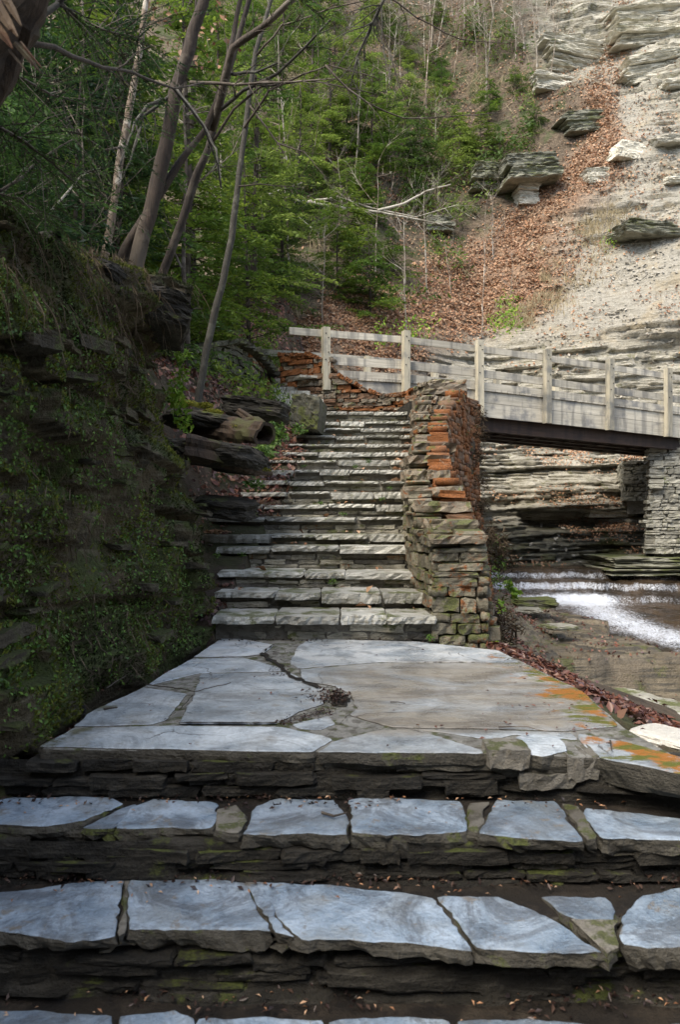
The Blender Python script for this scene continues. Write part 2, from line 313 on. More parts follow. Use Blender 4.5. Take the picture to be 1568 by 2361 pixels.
# unit stones shared by the masonry
def unit_stone(seed, cuts=(3, 1, 1), amp=.07, flat=False):
    r = random.Random(seed); bm = bmesh.new(); nx, ny, nz = [c + 1 for c in cuts]; vs = {}
    def key(i, j, k): return (i, j, k)
    def walk():
        w_ = [r.uniform(-amp, amp) * 1.7 for _ in range(nx + 5)]; return [(w_[i] + w_[i + 1] + w_[i + 2] + w_[i + 3]) / 4 + r.uniform(-amp, amp) * .2 for i in range(nx + 1)]
    prof, proft = walk(), walk()
    def v(i, j, k):
        if (i, j, k) not in vs:
            x, y, z = i / nx - .5, j / ny - .5, k / nz - .5
            ex = (i in (0, nx)) + (j in (0, ny)) + (k in (0, nz))
            q = 1 - (.012 if ex == 2 else .035 if ex == 3 else 0)
            x *= q if i in (0, nx) else 1
            y = y * (q if j in (0, ny) else 1) + (prof[i] * .5 if j == 0 else 0) + r.uniform(-amp, amp) * .4
            z = z * (q if k in (0, nz) else 1) + (proft[i] * (.25 if flat else .9) if k == nz else r.uniform(-amp, amp) * (.8 if k == 0 else .4))
            x += r.uniform(-amp, amp) * .35
            vs[(i, j, k)] = bm.verts.new((x, y, z))
        return vs[(i, j, k)]
    for i in range(nx):
        for j in range(ny):
            bm.faces.new([v(i, j, 0), v(i, j + 1, 0), v(i + 1, j + 1, 0), v(i + 1, j, 0)]); bm.faces.new([v(i, j, nz), v(i + 1, j, nz), v(i + 1, j + 1, nz), v(i, j + 1, nz)])
        for k in range(nz):
            bm.faces.new([v(i, 0, k), v(i + 1, 0, k), v(i + 1, 0, k + 1), v(i, 0, k + 1)]); bm.faces.new([v(i, ny, k), v(i, ny, k + 1), v(i + 1, ny, k + 1), v(i + 1, ny, k)])
    for j in range(ny):
        for k in range(nz):
            bm.faces.new([v(0, j, k), v(0, j, k + 1), v(0, j + 1, k + 1), v(0, j + 1, k)]); bm.faces.new([v(nx, j, k), v(nx, j + 1, k), v(nx, j + 1, k + 1), v(nx, j, k + 1)])
    return bm
_sm = {}
def stone_mesh(kind, mat, i):
    k = (kind, mat, i)
    if k not in _sm:
        args = dict(wall=((4, 1, 1), .11, False), tread=((14, 2, 1), .06, True), cope=((6, 3, 1), .12, False))[kind]
        bm = unit_stone(i * 7 + 3 + len(kind), *args); me = bpy.data.meshes.new(kind + '_stone'); bm.to_mesh(me); bm.free()
        me.materials.append(MT[mat]); _sm[k] = me
    return _sm[k]
def put_stone(name, kind, mat, loc, rot, scale, parent):
    o = link(name, stone_mesh(kind, mat, random.randrange(14)), parent); o.location = loc; o.rotation_euler = rot; o.scale = scale; return o
def lay(stones, parent, name='stone', limit=300):
    """stones: list of (kind, mat, loc, rot, scale, size_seen); the largest seen become parts, the rest one joined part"""
    stones.sort(key=lambda s: -s[5])
    for s in stones[:limit]: put_stone(name, s[0], s[1], s[2], s[3], s[4], parent)
    rest = stones[limit:]
    by = {}
    for s in rest: by.setdefault(s[1], []).append(s)
    for mat, L in by.items():
        VV, FF, off = [], [], 0
        for s in L:
            me = stone_mesh(s[0], mat, random.randrange(14)); n = len(me.vertices); co = np.empty(n * 3, np.float32); me.vertices.foreach_get('co', co)
            fv = np.empty(len(me.loops), np.int32); me.loops.foreach_get('vertex_index', fv)
            from mathutils import Euler
            mt = Matrix.LocRotScale(Vector(s[2]), Euler(s[3]), Vector(s[4])); A = np.array(mt)
            VV.append(co.reshape(-1, 3) @ A[:3, :3].T + A[:3, 3]); FF.append(fv.reshape(-1, 4) + off); off += n
        stuff(mk('small_stones', np.concatenate(VV), np.concatenate(FF), mat, parent))
def face_stones(path, ztop, zbot, depth, ch, sl, mat, batter=0.0, kind='wall', side=1, tilt=0.0, proud=.02):
    """stones along a plan path [(x,y)..]; side +1: outward normal is to the right of the direction"""
    L = []; seg = [math.dist(path[i], path[i + 1]) for i in range(len(path) - 1)]; tot = sum(seg)
    def at(s):
        i = 0
        while i < len(seg) - 1 and s > seg[i]: s -= seg[i]; i += 1
        t = s / seg[i]; a, b = path[i], path[i + 1]
        dx, dy = (b[0] - a[0]) / seg[i], (b[1] - a[1]) / seg[i]
        return a[0] + dx * s, a[1] + dy * s, dx, dy
    zt = max(ztop(s) for s in np.linspace(0, tot, 40)); zb = min(zbot(s) for s in np.linspace(0, tot, 40))
    z = zb
    while z < zt:
        h = ch * random.choice([.55, .75, 1, 1, 1.35, 1.6]) * U(.9, 1.1); s = -U(0, sl)
        while s < tot:
            l = sl * random.choice([.5, .8, 1.1, 1.5, 1.9]) * U(.85, 1.15); a0, a1 = max(s, 0), min(s + l, tot)
            sm = (a0 + a1) / 2
            if a1 - a0 > sl * .2 and z + h * .5 < ztop(sm) and z + h > zbot(sm):
                x, y, dx, dy = at(sm); nx, ny = (dy * side, -dx * side)
                off = (-depth / 2 + (ztop(sm) - z) * batter + U(-proud, proud))
                hh = h * U(.82, .97)
                c = (x + nx * off, y + ny * off, z + h / 2 + U(-.008, .008))
                ang = math.atan2(dy, dx) + (0 if side > 0 else math.pi) + U(-.05, .05)
                d = max(c[1], 1)
                L.append((kind, mat if isinstance(mat, str) else mat(sm, z), c, (U(-.05, .05), tilt + U(-.03, .03), ang), ((a1 - a0) * U(.93, .985), depth * U(.9, 1.1), hh), (a1 - a0) * hh / d / d))
            s += l
        z += h
    return L
def seeded_box(name, pts_top, z0, mat, parent=None):
    """prism under a plan polygon with per-corner heights"""
    n = len(pts_top); V = [(x, y, z) for x, y, z in pts_top] + [(x, y, z0) for x, y, z in pts_top]
    Fc = [tuple(range(n)), tuple(range(2 * n - 1, n - 1, -1))] + [(i, i + n, (i + 1) % n + n, (i + 1) % n) for i in range(n)]
    o = mk(name, V, Fc, mat, parent); bm = bmesh.new(); bm.from_mesh(o.data); bmesh.ops.recalc_face_normals(bm, faces=bm.faces); bm.to_mesh(o.data); bm.free(); return o
def slab(name, poly, z, th, mat, parent=None, rough=.012, tilt=0.0, seed=0, under=.03):
    """flagstone: plan outline (ccw or cw), flat worn top, broken edges"""
    A = 0.5 * sum(poly[i][0] * poly[(i + 1) % len(poly)][1] - poly[(i + 1) % len(poly)][0] * poly[i][1] for i in range(len(poly)))
    if A < 0: poly = poly[::-1]
    pts = []
    for i in range(len(poly)):
        a, b = np.array(poly[i]), np.array(poly[(i + 1) % len(poly)]); n = max(1, int(np.linalg.norm(b - a) / .022))
        for k in range(n): pts.append(a + (b - a) * k / n)
    pts = np.array(pts)
    for _ in range(1): pts = (np.roll(pts, 1, 0) + pts * 4 + np.roll(pts, -1, 0)) / 6
    tn = np.roll(pts, -1, 0) - np.roll(pts, 1, 0); tn /= np.linalg.norm(tn, axis=1)[:, None] + 1e-9; nr = np.stack([tn[:, 1], -tn[:, 0]], -1)
    cx, cy = pts.mean(0); V = []
    def ring(off, dz, wob, wz=0, fq=9):
        w = fbm(pts[:, 0] * fq + seed, pts[:, 1] * fq, dz * 30 + seed, 3)[:, None]; w2 = fbm(pts[:, 0] * 14, pts[:, 1] * 14 + seed, dz * 9, 2)
        q = pts + nr * (off + w * wob); zz = z + dz + w2 * wz + tilt * (q[:, 0] - cx)
        q = q + nr * (fbm(pts[:, 0] * 45, pts[:, 1] * 45 + seed, dz * 60, 2) * .5 * wob)[:, None]
        return np.concatenate([q, zz[:, None]], 1)
    rings = [ring(-.006, 0.000, rough * .9, .0008), ring(-.001, -.003, rough, .0015), ring(0.001, -.010, rough * 1.2, .004), ring(.004, -th * .4, rough * 1.6, .006), ring(-.002, -th * .75, rough * 2.2, .01), ring(-under, -th, rough * 3, .014)]
    n = len(pts); V = np.concatenate(rings); Fc = []
    for r in range(len(rings) - 1):
        for i in range(n): j = (i + 1) % n; Fc.append((r * n + i, (r + 1) * n + i, (r + 1) * n + j, r * n + j))
    Fc.append(tuple(range(n))); Fc.append(tuple(range((len(rings) - 1) * n, len(rings) * n))[::-1])
    o = mk(name, V, Fc, mat, parent)
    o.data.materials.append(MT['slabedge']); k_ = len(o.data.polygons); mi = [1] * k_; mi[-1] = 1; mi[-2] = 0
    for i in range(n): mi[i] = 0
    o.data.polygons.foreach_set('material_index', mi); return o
def cards(Pt, Nn, size, asp, tilt=.5, seed=1, curl=0.0, dirs=None):
    """leaf-shaped little faces (two triangles folded along the midrib as 1 quad pair): returns V, F"""
    r = np.random.default_rng(seed); n = len(Pt); Nn = Nn + r.normal(0, tilt, (n, 3)); Nn /= np.linalg.norm(Nn, axis=1)[:, None] + 1e-9
    D = dirs if dirs is not None else r.normal(0, 1, (n, 3)); D = D - Nn * (D * Nn).sum(1)[:, None]; D /= np.linalg.norm(D, axis=1)[:, None] + 1e-9
    B = np.cross(Nn, D); s = (size * r.uniform(.6, 1.4, n))[:, None]
    a = Pt - D * s * .5; b = Pt + B * s * asp * .5 + Nn * s * curl; c = Pt + D * s * .5; d = Pt - B * s * asp * .5 + Nn * s * curl
    V = np.stack([a, b, c, d], 1).reshape(-1, 3); Fi = np.arange(n * 4).reshape(n, 4)
    if curl: Fi = np.concatenate([Fi[:, [0, 2, 1]], Fi[:, [0, 3, 2]]])
    return V, Fi
#PART2
# ------------------------------------------------------------------ the ground and the stream bed
STEP_Y = [1419, 1367, 1319, 1260, 1232, 1193, 1163, 1135, 1109, 1083, 1061, 1043, 1024, 1005, 988, 972, 950]
D0, RUN = 5.33, .474
SZ = [CZ - (y - HY) * (D0 + RUN * i) / F for i, y in enumerate(STEP_Y)]
def xl(y): return -.93 + .074 * (np.asarray(y, float) - D0)
def xr(y): return np.interp(y, [-9, 2.3, 2.9, 3.8, 4.9, 5.4, 7.55, 9.68, 12.25, 13], [1.5, 1.45, 1.36, 1.24, 1.05, 1.07, 1.18, 1.5, 2.25, 2.3])
def stz(y): return np.interp(y, [2, 2.8, 5.3, 5.4] + [D0 + RUN * i + .01 for i in range(17)] + [13.6, 15, 16, 19], [-.2, -.12, -.12, .0] + [z - .3 for z in SZ] + [2.6, 3.0, 3.1, 3.2])
def wedge(y): return 4.15 + .3 * fbm(y * 1.1, 3.3, 0, 3) - .5 * ss(14.5, 16.5, y)
def ground_z(x, y):
    x = np.asarray(x, float); y = np.asarray(y, float); n = fbm(x * 1.3, y * 1.3, 1.7, 5); nf = fbm(x * 5, y * 5, 4.1, 3)
    mid = np.where(y < 2.85, np.interp(y, [-9, 1.2, 1.25, 1.8, 1.81, 2.1, 2.11, 2.45, 2.46, 2.8], [-1.3, -1.3, -1.05, -1.05, -.85, -.85, -.72, -.72, -.5, -.28]), stz(y))
    # left bank
    s = xl(y) - x; s = np.where(y < 5.3, -.95 - x + .12 * (5.3 - y) * -1, s)
    H = np.interp(y, [-9, 0, 3, 5.5, 7, 9, 12, 16, 20], [1.8, 2.0, 2.3, 2.75, 2.6, 2.75, 3.2, 4.4, 7]) + np.clip(s - 1.5, 0, 9) * .28
    base = np.where(y < 5.3, -.14 + (y < 2.8) * (y - 2.8) * .45, stz(y) + .22)
    w = np.where(y < 6.9, ss(.95, 1.3, s), ss(.45, 1.6, s))
    w2 = np.where((y > 6.3), w, w)
    left = base + (H - base) * w2 + n * .22 * ss(.2, .8, s) + nf * .03
    # right: strip of dirt, ledges, stream
    e = x - xr(y)
    strip = -.05 - e * .34 + n * .03
    drop = 1.55 + .4 * fbm(y * .8, 1.1, 0, 3)
    strip = np.where(e > drop, -1.35 + n * .06, strip)
    side = np.maximum(-1.35, -.02 - e * 1.05 - .12)
    lipy = 9.2 + .5 * fbm(x * .8, 7.7, 0, 3)
    lead = ss(5.4, 6.2, y)
    near = strip * (1 - lead) + side * lead
    q = -.84 + .12 * n + .42 * ss(1.5, .2, e) + .03 * (y - 9.2) * .4
    q = np.floor((q + nf * .015) / .055) * .055
    ed = wedge(y); shelf = np.where((x > ed) & (y > 9.75 + .2 * n), -1.04 + n * .05, q)
    up = np.interp(y, [15.2, 15.5, 15.9, 15.95, 16.4, 16.45, 16.95, 17.0, 19], [-1.04, -.98, -.95, -.8, -.76, -.58, -.54, -.37, -.42])
    up2 = np.floor((up + n * .08 + nf * .05) / .05) * .05
    shelf = np.where((y > 15.4) & (x > ed - .7), up2, shelf)
    shelf = np.where((y > 15.4) & (x <= ed - .7), np.maximum(q, up2 + .1), shelf)
    lip = ss(-.02, .06, y - lipy)
    right = near * (1 - lip) + np.where(y > 9, np.maximum(shelf, np.where(e < 1.2, side, -9)), shelf) * lip
    right = np.where(y > lipy, right, np.maximum(near, right * 0 + near))
    z = mid + 0 * x
    z = np.where(s > 0, left, z)
    z = np.where(e > 0, right, z)
    return z
xs = np.concatenate([np.arange(-14, -3, .25), np.arange(-3, 5.2, .05), np.arange(5.2, 15, .14)])
ys = np.concatenate([np.arange(-9, 1.8, .25), np.arange(1.8, 19.5, .055)])
GX, GY = np.meshgrid(xs, ys, indexing='ij'); GZ = ground_z(GX, GY)
rockm = ss(0, .3, GX - xr(GY)) * ss(5.5, 7.5, GY + (GX - 2) * 1.2)
# soil / ledge material
def terrain_mat():
    m, t, b, out = M('ground_soil_and_ledge'); g = G(t); geo = g.n('ShaderNodeNewGeometry'); pos = geo.outputs['Position']
    sx = g.n('ShaderNodeSeparateXYZ'); g.l(geo.outputs['Normal'], sx.inputs[0]); sp = g.n('ShaderNodeSeparateXYZ'); g.l(pos, sp.inputs[0])
    n = g.noise(pos, 3, 8, .7); n2 = g.noise(g.vec(pos, (1, 1, 14)), 2.2, 6, .65); n3 = g.noise(pos, 40, 4, .65); nb = g.noise(pos, .9, 6, .6)
    soil = g.mix(g.rng(n, .35, .65), (.03, .02, .013), (.085, .062, .04))
    soil = g.mix(g.rng(nb, .5, .62), soil, (.04, .045, .012))
    rk = g.mix(g.rng(n, .35, .65), (.09, .075, .05), (.2, .17, .12)); rk = g.mix(g.rng(n2, .45, .6), rk, (.05, .045, .035))
    rk = g.mix(g.rng(nb, .5, .66), rk, (.15, .125, .09)); rk = g.mix(g.math('MULTIPLY', g.rng(g.noise(pos, 1.7, 7, .7), .55, .62), .8), rk, (.07, .08, .015))
    col = g.mix(g.attr('rock'), soil, rk)
    hs = g.n('ShaderNodeHueSaturation'); g.l(col, hs.inputs['Color']); g.l(g.math('MULTIPLY_ADD', n3, 1.1, .45), hs.inputs['Value']); g.l(hs.outputs[0], b.inputs['Base Color'])
    g.put(b.inputs['Roughness'], g.math('SUBTRACT', .9, g.math('MULTIPLY', g.attr('rock'), g.rng(nb, .35, .6, .15, .5))))
    g.bump(b, g.math('ADD', n2, n3), .9, .03); return m
MT['ground'] = terrain_mat()
struct(gridmesh('ground', GX, GY, GZ, 'ground', {'rock': rockm}))
rgx, rgs = np.meshgrid(np.arange(-40, 41, 1.0), np.arange(0, 30, 1.0), indexing='ij')
struct(gridmesh('added_rear_hillside', rgx, -8.5 - rgs * .9 + fbm(rgx * .2, rgs * .2, 3, 3) * 1.5, -1.5 + rgs * .85, 'ground', {'rock': rgx * 0}))  # unseen slope added behind the camera to cut light reaching the risers
struct(mk('far_ground', [(-90, -90, -1.5), (90, -90, -1.5), (90, 120, -1.5), (-90, 120, -1.5)], [(0, 1, 2, 3)], 'dark'))

# ------------------------------------------------------------------ the hillside and its shale ledges
lay_t = np.cumsum(np.random.default_rng(3).uniform(.05, .22, 600)); lay_r = np.random.default_rng(4).uniform(-1, 1, 600)
def pxy(X, Y, Z): return CX + F * X / Y, HY - (Z - CZ) * F / Y
def hill_y0(X, Z):
    R = np.interp(Z, [-1.6, -.3, .55, .72, 1.0, 1.1, 2, 3.2, 5, 7, 12, 18, 30, 40], [18.2, 18.4, 19.2, 20.5, 20.5, 19.3, 20.4, 22.0, 23.4, 24.8, 28.5, 32, 39, 45])
    R2 = np.interp(Z, [-1.6, -.3, .72, 1.1, 3.2, 5, 7, 12, 18, 30, 40], [18.2, 18.4, 19.4, 19.7, 22.0, 23.4, 24.8, 28.5, 32, 39, 45])
    und = ss(.25, .5, fbm(X * .35 + 2, 0.5, 0, 2) + .35 * ss(3.5, 6, X)); R = R * und + R2 * (1 - und)
    Lf = np.interp(Z, [-1.6, 2.5, 4, 6, 12, 20, 30, 40], [15.5, 16.2, 18, 20.5, 26.5, 32, 38.5, 45])
    w = ss(-1, 5, X); Y = R * w + Lf * (1 - w)
    Y = Y - np.clip(X - 5, 0, 20) * .35 * ss(3, 8, Z) + np.clip(-X - 3, 0, 20) * .1
    return Y
def hill_fields(X, Z):
    Y = hill_y0(X, Z); px, py = pxy(X, Y, Z)
    # pale shale slope with fine ledges on the right and below; leaf litter in a band across
    ln = fbm(X * .35, Z * .35, 2, 4)
    strata = np.clip(ss(760, 830, py) * ss(1000, 1120, px) + ss(1200, 1330, px + 90 * ln) * ss(230, 120, py - (px - 1300) * .2) * .9, 0, 1)
    cxx = np.interp(py, [0, 180, 330, 480, 620, 760, 840], [1440, 1390, 1400, 1290, 1130, 900, 700]); wd = np.interp(py, [0, 200, 350, 480, 620, 760, 840], [30, 60, 60, 130, 260, 300, 350])
    dist = (px - cxx) / wd + ln * .9
    litter = ss(1.25, .3, np.abs(dist)) * (1 - ss(790, 880, py) * (px > 1150)) * .95
    lefts = ss(0, -1, dist) * ss(900, 700, py)
    shale = ss(.2, 1.1, dist) * (1 - strata)
    return Y, px, py, strata, np.clip(litter, 0, 1), lefts, shale, ln
def strata_disp(X, Y, Z, tilt=.0):
    zt = Z + tilt * X + 8 + .10 * fbm(X * .5, Z * .4, 0, 3)
    i = np.searchsorted(lay_t, zt); i = np.clip(i, 1, 599)
    ch = np.floor(X / (.5 + .9 * np.abs(lay_r[i])) + lay_r[i] * 9 + .35 * vn(X * 2, i * 1.0))
    r = _h(ch, i, i * 0 + 3) * 2 - 1; f = (zt - lay_t[i - 1]) / (lay_t[i] - lay_t[i - 1])
    return r, f, i
def hill_Y(X, Z):
    Y, px, py, st, lit, lf, sh, ln = hill_fields(X, Z)
    r, f, i = strata_disp(X, Y, Z, -.045); r2 = lay_r[i]
    Y = Y + 1.1 * fbm(X * .16, Z * .16, 5, 3) * ss(4, 9, Z) + .35 * fbm(X * .7, Z * .7, 9, 4) * ss(2, 6, Z)
    zt = Z - .045 * X + 9 + .06 * fbm(X * .7, Z * .5, 3, 3); j = np.clip(np.searchsorted(lay_t * .33, zt), 1, 599)
    ch = np.floor(X / (.25 + .7 * np.abs(lay_r[j])) + lay_r[j] * 7 + .3 * vn(X * 3, j * 1.0)); rf_ = _h(ch, j, j * 0 + 5) * 2 - 1
    Y = Y - st * (.06 * rf_ + .07 * lay_r[j]) * ss(5.5, 3.5, Z)
    return Y - st * (.11 * r + .17 * r2) - (.05 + .12 * sh * ss(.1, .35, fbm(X * .3, Z * .9, 14, 3))) * (r + .5) * (1 - st) + .06 * fbm(X * 4, Z * 4, 2, 3)
hx = np.concatenate([np.arange(-34, -3, .5), np.arange(-3, 1.5, .16), np.arange(1.5, 15, .06), np.arange(15, 34, .4)])
hz = np.concatenate([np.arange(-1.6, 6.5, .03), np.arange(6.5, 16, .09), np.arange(16, 30, .09), np.arange(30, 40, .4)])
HX, HZ = np.meshgrid(hx, hz, indexing='ij'); HYs = hill_Y(HX, HZ); _, hpx, hpy, hst, hlit, hlf, hsh, hln = hill_fields(HX, HZ)
def hill_mat():
    m, t, b, out = M('shale_hillside'); g = G(t); geo = g.n('ShaderNodeNewGeometry'); pos = geo.outputs['Position']
    sn = g.n('ShaderNodeSeparateXYZ'); g.l(geo.outputs['Normal'], sn.inputs[0])
    n = g.noise(pos, 1.1, 8, .65); nf = g.noise(pos, 9, 8, .7); nb = g.noise(g.vec(pos, (1, 1, 9)), 1.8, 7, .65, .3); ng = g.noise(pos, .35, 5, .6)
    st = g.mix(g.rng(n, .35, .65), (.34, .325, .27), (.50, .48, .41)); st = g.mix(g.rng(nb, .46, .62), st, (.16, .15, .115))
    st = g.mix(g.math('MULTIPLY', g.rng(g.noise(pos, 2.7, 7, .7), .56, .64), .6), st, (.12, .12, .03))
    sh = g.mix(g.rng(nf, .3, .7), (.27, .255, .215), (.41, .39, .335)); sh = g.mix(g.math('MULTIPLY', g.rng(n, .5, .64), .6), sh, (.36, .30, .2))
    sh = g.mix(g.math('MULTIPLY', g.rng(g.noise(g.vec(pos, (.5, .5, 2.2)), 3.2, 7, .7), .56, .62), .7), sh, (.16, .15, .12))
    lt = g.mix(g.rng(nf, .35, .65), (.13, .085, .055), (.34, .22, .14)); lt = g.mix(g.math('MULTIPLY', g.rng(n, .55, .68), .7), lt, (.12, .11, .085))
    lf = g.mix(g.rng(nf, .35, .65), (.06, .045, .03), (.17, .13, .09)); lf = g.mix(g.math('MULTIPLY', g.rng(n, .48, .6), .8), lf, (.05, .07, .02))
    col = g.mix(g.attr('leafside'), sh, lf); col = g.mix(g.attr('litter'), col, lt); col = g.mix(g.attr('strata'), col, st)
    lo = g.attr('wet'); wet = g.mix(g.rng(nb, .4, .6), (.05, .048, .034), (.17, .165, .125)); wet = g.mix(g.math('MULTIPLY', g.rng(n, .5, .6), .7), wet, (.07, .075, .012))
    col = g.mix(lo, col, wet)
    hs = g.n('ShaderNodeHueSaturation'); g.l(col, hs.inputs['Color']); g.l(g.math('MULTIPLY_ADD', g.noise(pos, 22, 4, .7), 1.2, .4), hs.inputs['Value']); g.l(hs.outputs[0], b.inputs['Base Color'])
    g.put(b.inputs['Roughness'], g.math('SUBTRACT', .9, g.math('MULTIPLY', lo, .45)))
    g.bump(b, g.math('ADD', nb, nf), .9, .12); return m
MT['hill'] = hill_mat()
struct(gridmesh('hillside', HX, HYs, HZ, 'hill', {'litter': hlit, 'strata': hst, 'leafside': hlf, 'wet': ss(.85, .6, HZ + .1 * hln) * ss(1, 2, HX)}))
_dd = np.linspace(14.5, 60, 900)
def hill_hit(px, py):
    X = (px - CX) * _dd / F; Z = CZ + (HY - py) * _dd / F; f = hill_Y(X, Z) - _dd; k = np.argmax(f <= 0)
    if f[k] > 0: k = len(_dd) - 1
    return Vector((X[k], _dd[k], Z[k]))

# ------------------------------------------------------------------ the mossy rock face on the left
FP = [(-2.1, -6), (-1.75, -2), (-1.62, 1.5), (-1.45, 2.8), (-1.33, 3.6), (-1.2, 4.6), (-1.12, 5.3), (-1.14, 5.75), (-1.4, 6.2), (-1.9, 6.5), (-2.8, 6.8), (-4, 7.1)]
fpl = np.concatenate([[0], np.cumsum([math.dist(FP[i], FP[i + 1]) for i in range(len(FP) - 1)])])
fpx, fpy = np.array([p[0] for p in FP]), np.array([p[1] for p in FP])
def face_top(y): return np.interp(y, [-6, 0, 2.6, 3.3, 3.9, 4.6, 5.4, 6, 7.1], [1.9, 2.1, 2.2, 2.3, 2.35, 2.5, 2.62, 2.6, 2.5])
def face_pt(s, v):
    """s along, v 0..1 from foot to top, then 1..1.3 rolls back over the top"""
    x = np.interp(s, fpl, fpx); y = np.interp(s, fpl, fpy); e = .15
    tx = np.interp(s + e, fpl, fpx) - np.interp(s - e, fpl, fpx); ty = np.interp(s + e, fpl, fpy) - np.interp(s - e, fpl, fpy); L = np.hypot(tx, ty) + 1e-9
    nx, ny = ty / L, -tx / L
    top = face_top(y); z0 = -1.0; vv = np.clip(v, 0, 1); z = z0 + (top - z0) * vv
    back = np.clip(v - 1, 0, 1) * 3.2
    # lean back toward the top; hollow under the overhanging slab near the end
    lean = -.28 * ss(.25, 1.0, vv) * ss(5.4, 3.8, y) - .13 * ss(4.5, 5.2, y) * ss(.35, .6, vv)
    hollow = -.20 * ss(4.1, 4.9, y) * ss(6.9, 6.2, y) * ss(1.25, 1.6, z) * ss(2.35, 2.1, z)
    big = .16 * fbm(s * .9, z * 1.3, 2, 3); 
    zt = z + .06 * s + .05 * fbm(s * 1.5, z, 7, 2) + 6
    i = np.clip(np.searchsorted(lay_t, zt), 1, 599); ch = np.floor(s / (.22 + .35 * np.abs(lay_r[i])) + lay_r[i] * 5)
    r = _h(ch, i, i * 0 + 11) * 2 - 1; ledge = (.075 * r + .09 * lay_r[i]) * ss(-.4, .3, fbm(s * .8, z * .8, 4, 3) + .15)
    fine = .09 * fbm(s * 3.1, z * 4.2, 1, 4) + .03 * fbm(s * 12, z * 14, 3, 3)
    bulge = .10 * np.abs(fbm(s * 2.2, z * 2.2, 12, 3))
    o = lean + hollow + (big + ledge + fine + bulge) * (1 - ss(1, 1.2, v) * .5) - back
    zz = z + .05 * fbm(s * 2, v * 7, 5, 3) + np.clip(v - 1, 0, 1) * .5 + .12 * fbm(s * 1.7, 3.3, 0, 3) * ss(.7, 1, v)
    return x + nx * o, y + ny * o, zz, nx, ny
fs = np.concatenate([np.arange(0, 8.2, .25), np.arange(8.2, fpl[-1], .022)]); fv = np.concatenate([np.linspace(0, 1, 170), np.linspace(1.01, 1.5, 24)])
S, Vv = np.meshgrid(fs, fv, indexing='ij'); fX, fY, fZ, _, _ = face_pt(S, Vv)
struct(gridmesh('rock_face', fX, fY, fZ, 'face'))

# ------------------------------------------------------------------ the stream
def water_mat():
    m, t, b, out = M('stream_water'); g = G(t); pos = g.n('ShaderNodeNewGeometry').outputs['Position']
    fm = g.attr('foam'); n = g.noise(g.vec(pos, (1, .45, .6)), 8, 9, .8, 1.2); n2 = g.noise(pos, 34, 5, .7)
    f = g.rng(g.math('ADD', g.math('MULTIPLY', fm, 1.15), g.math('ADD', g.math('MULTIPLY', n, .9), g.math('MULTIPLY', n2, 1.2))), 1.30, 1.85)
    col = g.mix(f, g.mix(g.rng(g.noise(pos, 1.3, 5, .6), .4, .6), (.02, .014, .008), (.065, .045, .028)), (.66, .71, .80))
    g.l(col, b.inputs['Base Color']); g.put(b.inputs['Roughness'], g.math('MULTIPLY_ADD', f, .4, .06)); b.inputs['IOR'].default_value = 1.33
    g.bump(b, g.math('ADD', g.math('MULTIPLY', n, .6), g.math('MULTIPLY', n2, .4)), 1.0, .07); return m
MT['water'] = water_mat()
wx = np.arange(2.2, 14, .05); wy = np.arange(9.45, 19.2, .03); WX, WY = np.meshgrid(wx, wy, indexing='ij')
jit = .14 * fbm(WX * 1.1, WY * .3, 3, 3); yy = WY + jit * 2.0 + .16 * fbm(WX * 5, WY * .8, 13, 3)
prof = np.interp(yy, [8.6, 8.9, 9.2, 12, 15.6, 15.75, 16.2, 16.28, 16.75, 16.85, 17.05, 17.15, 19], [-1.5, -1.2, -.99, -.93, -.89, -.74, -.68, -.52, -.48, -.36, -.33, -.29, -.285])
steep = ss(15.45, 15.6, yy) * ss(17.2, 17.05, yy)
band = np.exp(-((WX - (4.85 + .25 * np.sin(WY * .9) + .22 * (16 - WY) * .3)) / .75) ** 2) * ss(16.2, 15.2, WY)
thin = ss(8.6, 5.4, WX + 1.2 * fbm(WX * .8, WY * .3, 8, 3))
fall = np.clip(-np.gradient(prof, axis=1) / .045 * -1, 0, 2.2) / 2.2
foam = np.clip(steep * thin * (.16 + .34 * fall) + fall * steep * .38 + band * .56 + .3 * np.exp(-((yy - 15.35) / .3) ** 2) * thin + .4 * ss(10.3, 9.6, WY), 0, 1)
WZ = prof + .03 * fbm(WX * 3, WY * 3, 0, 3) * (1 + 0 * WX) * ss(19, 17, WY) + band * .05 * fbm(WX * 6, WY * 6, 2, 3) + .03 * band + steep * .03 * fbm(WX * 9, WY * 9, 1, 2) - steep * (1 - thin) * .09
o = gridmesh('stream_water', WX, WY, WZ, 'water', {'foam': foam}, smooth=True); struct(o)
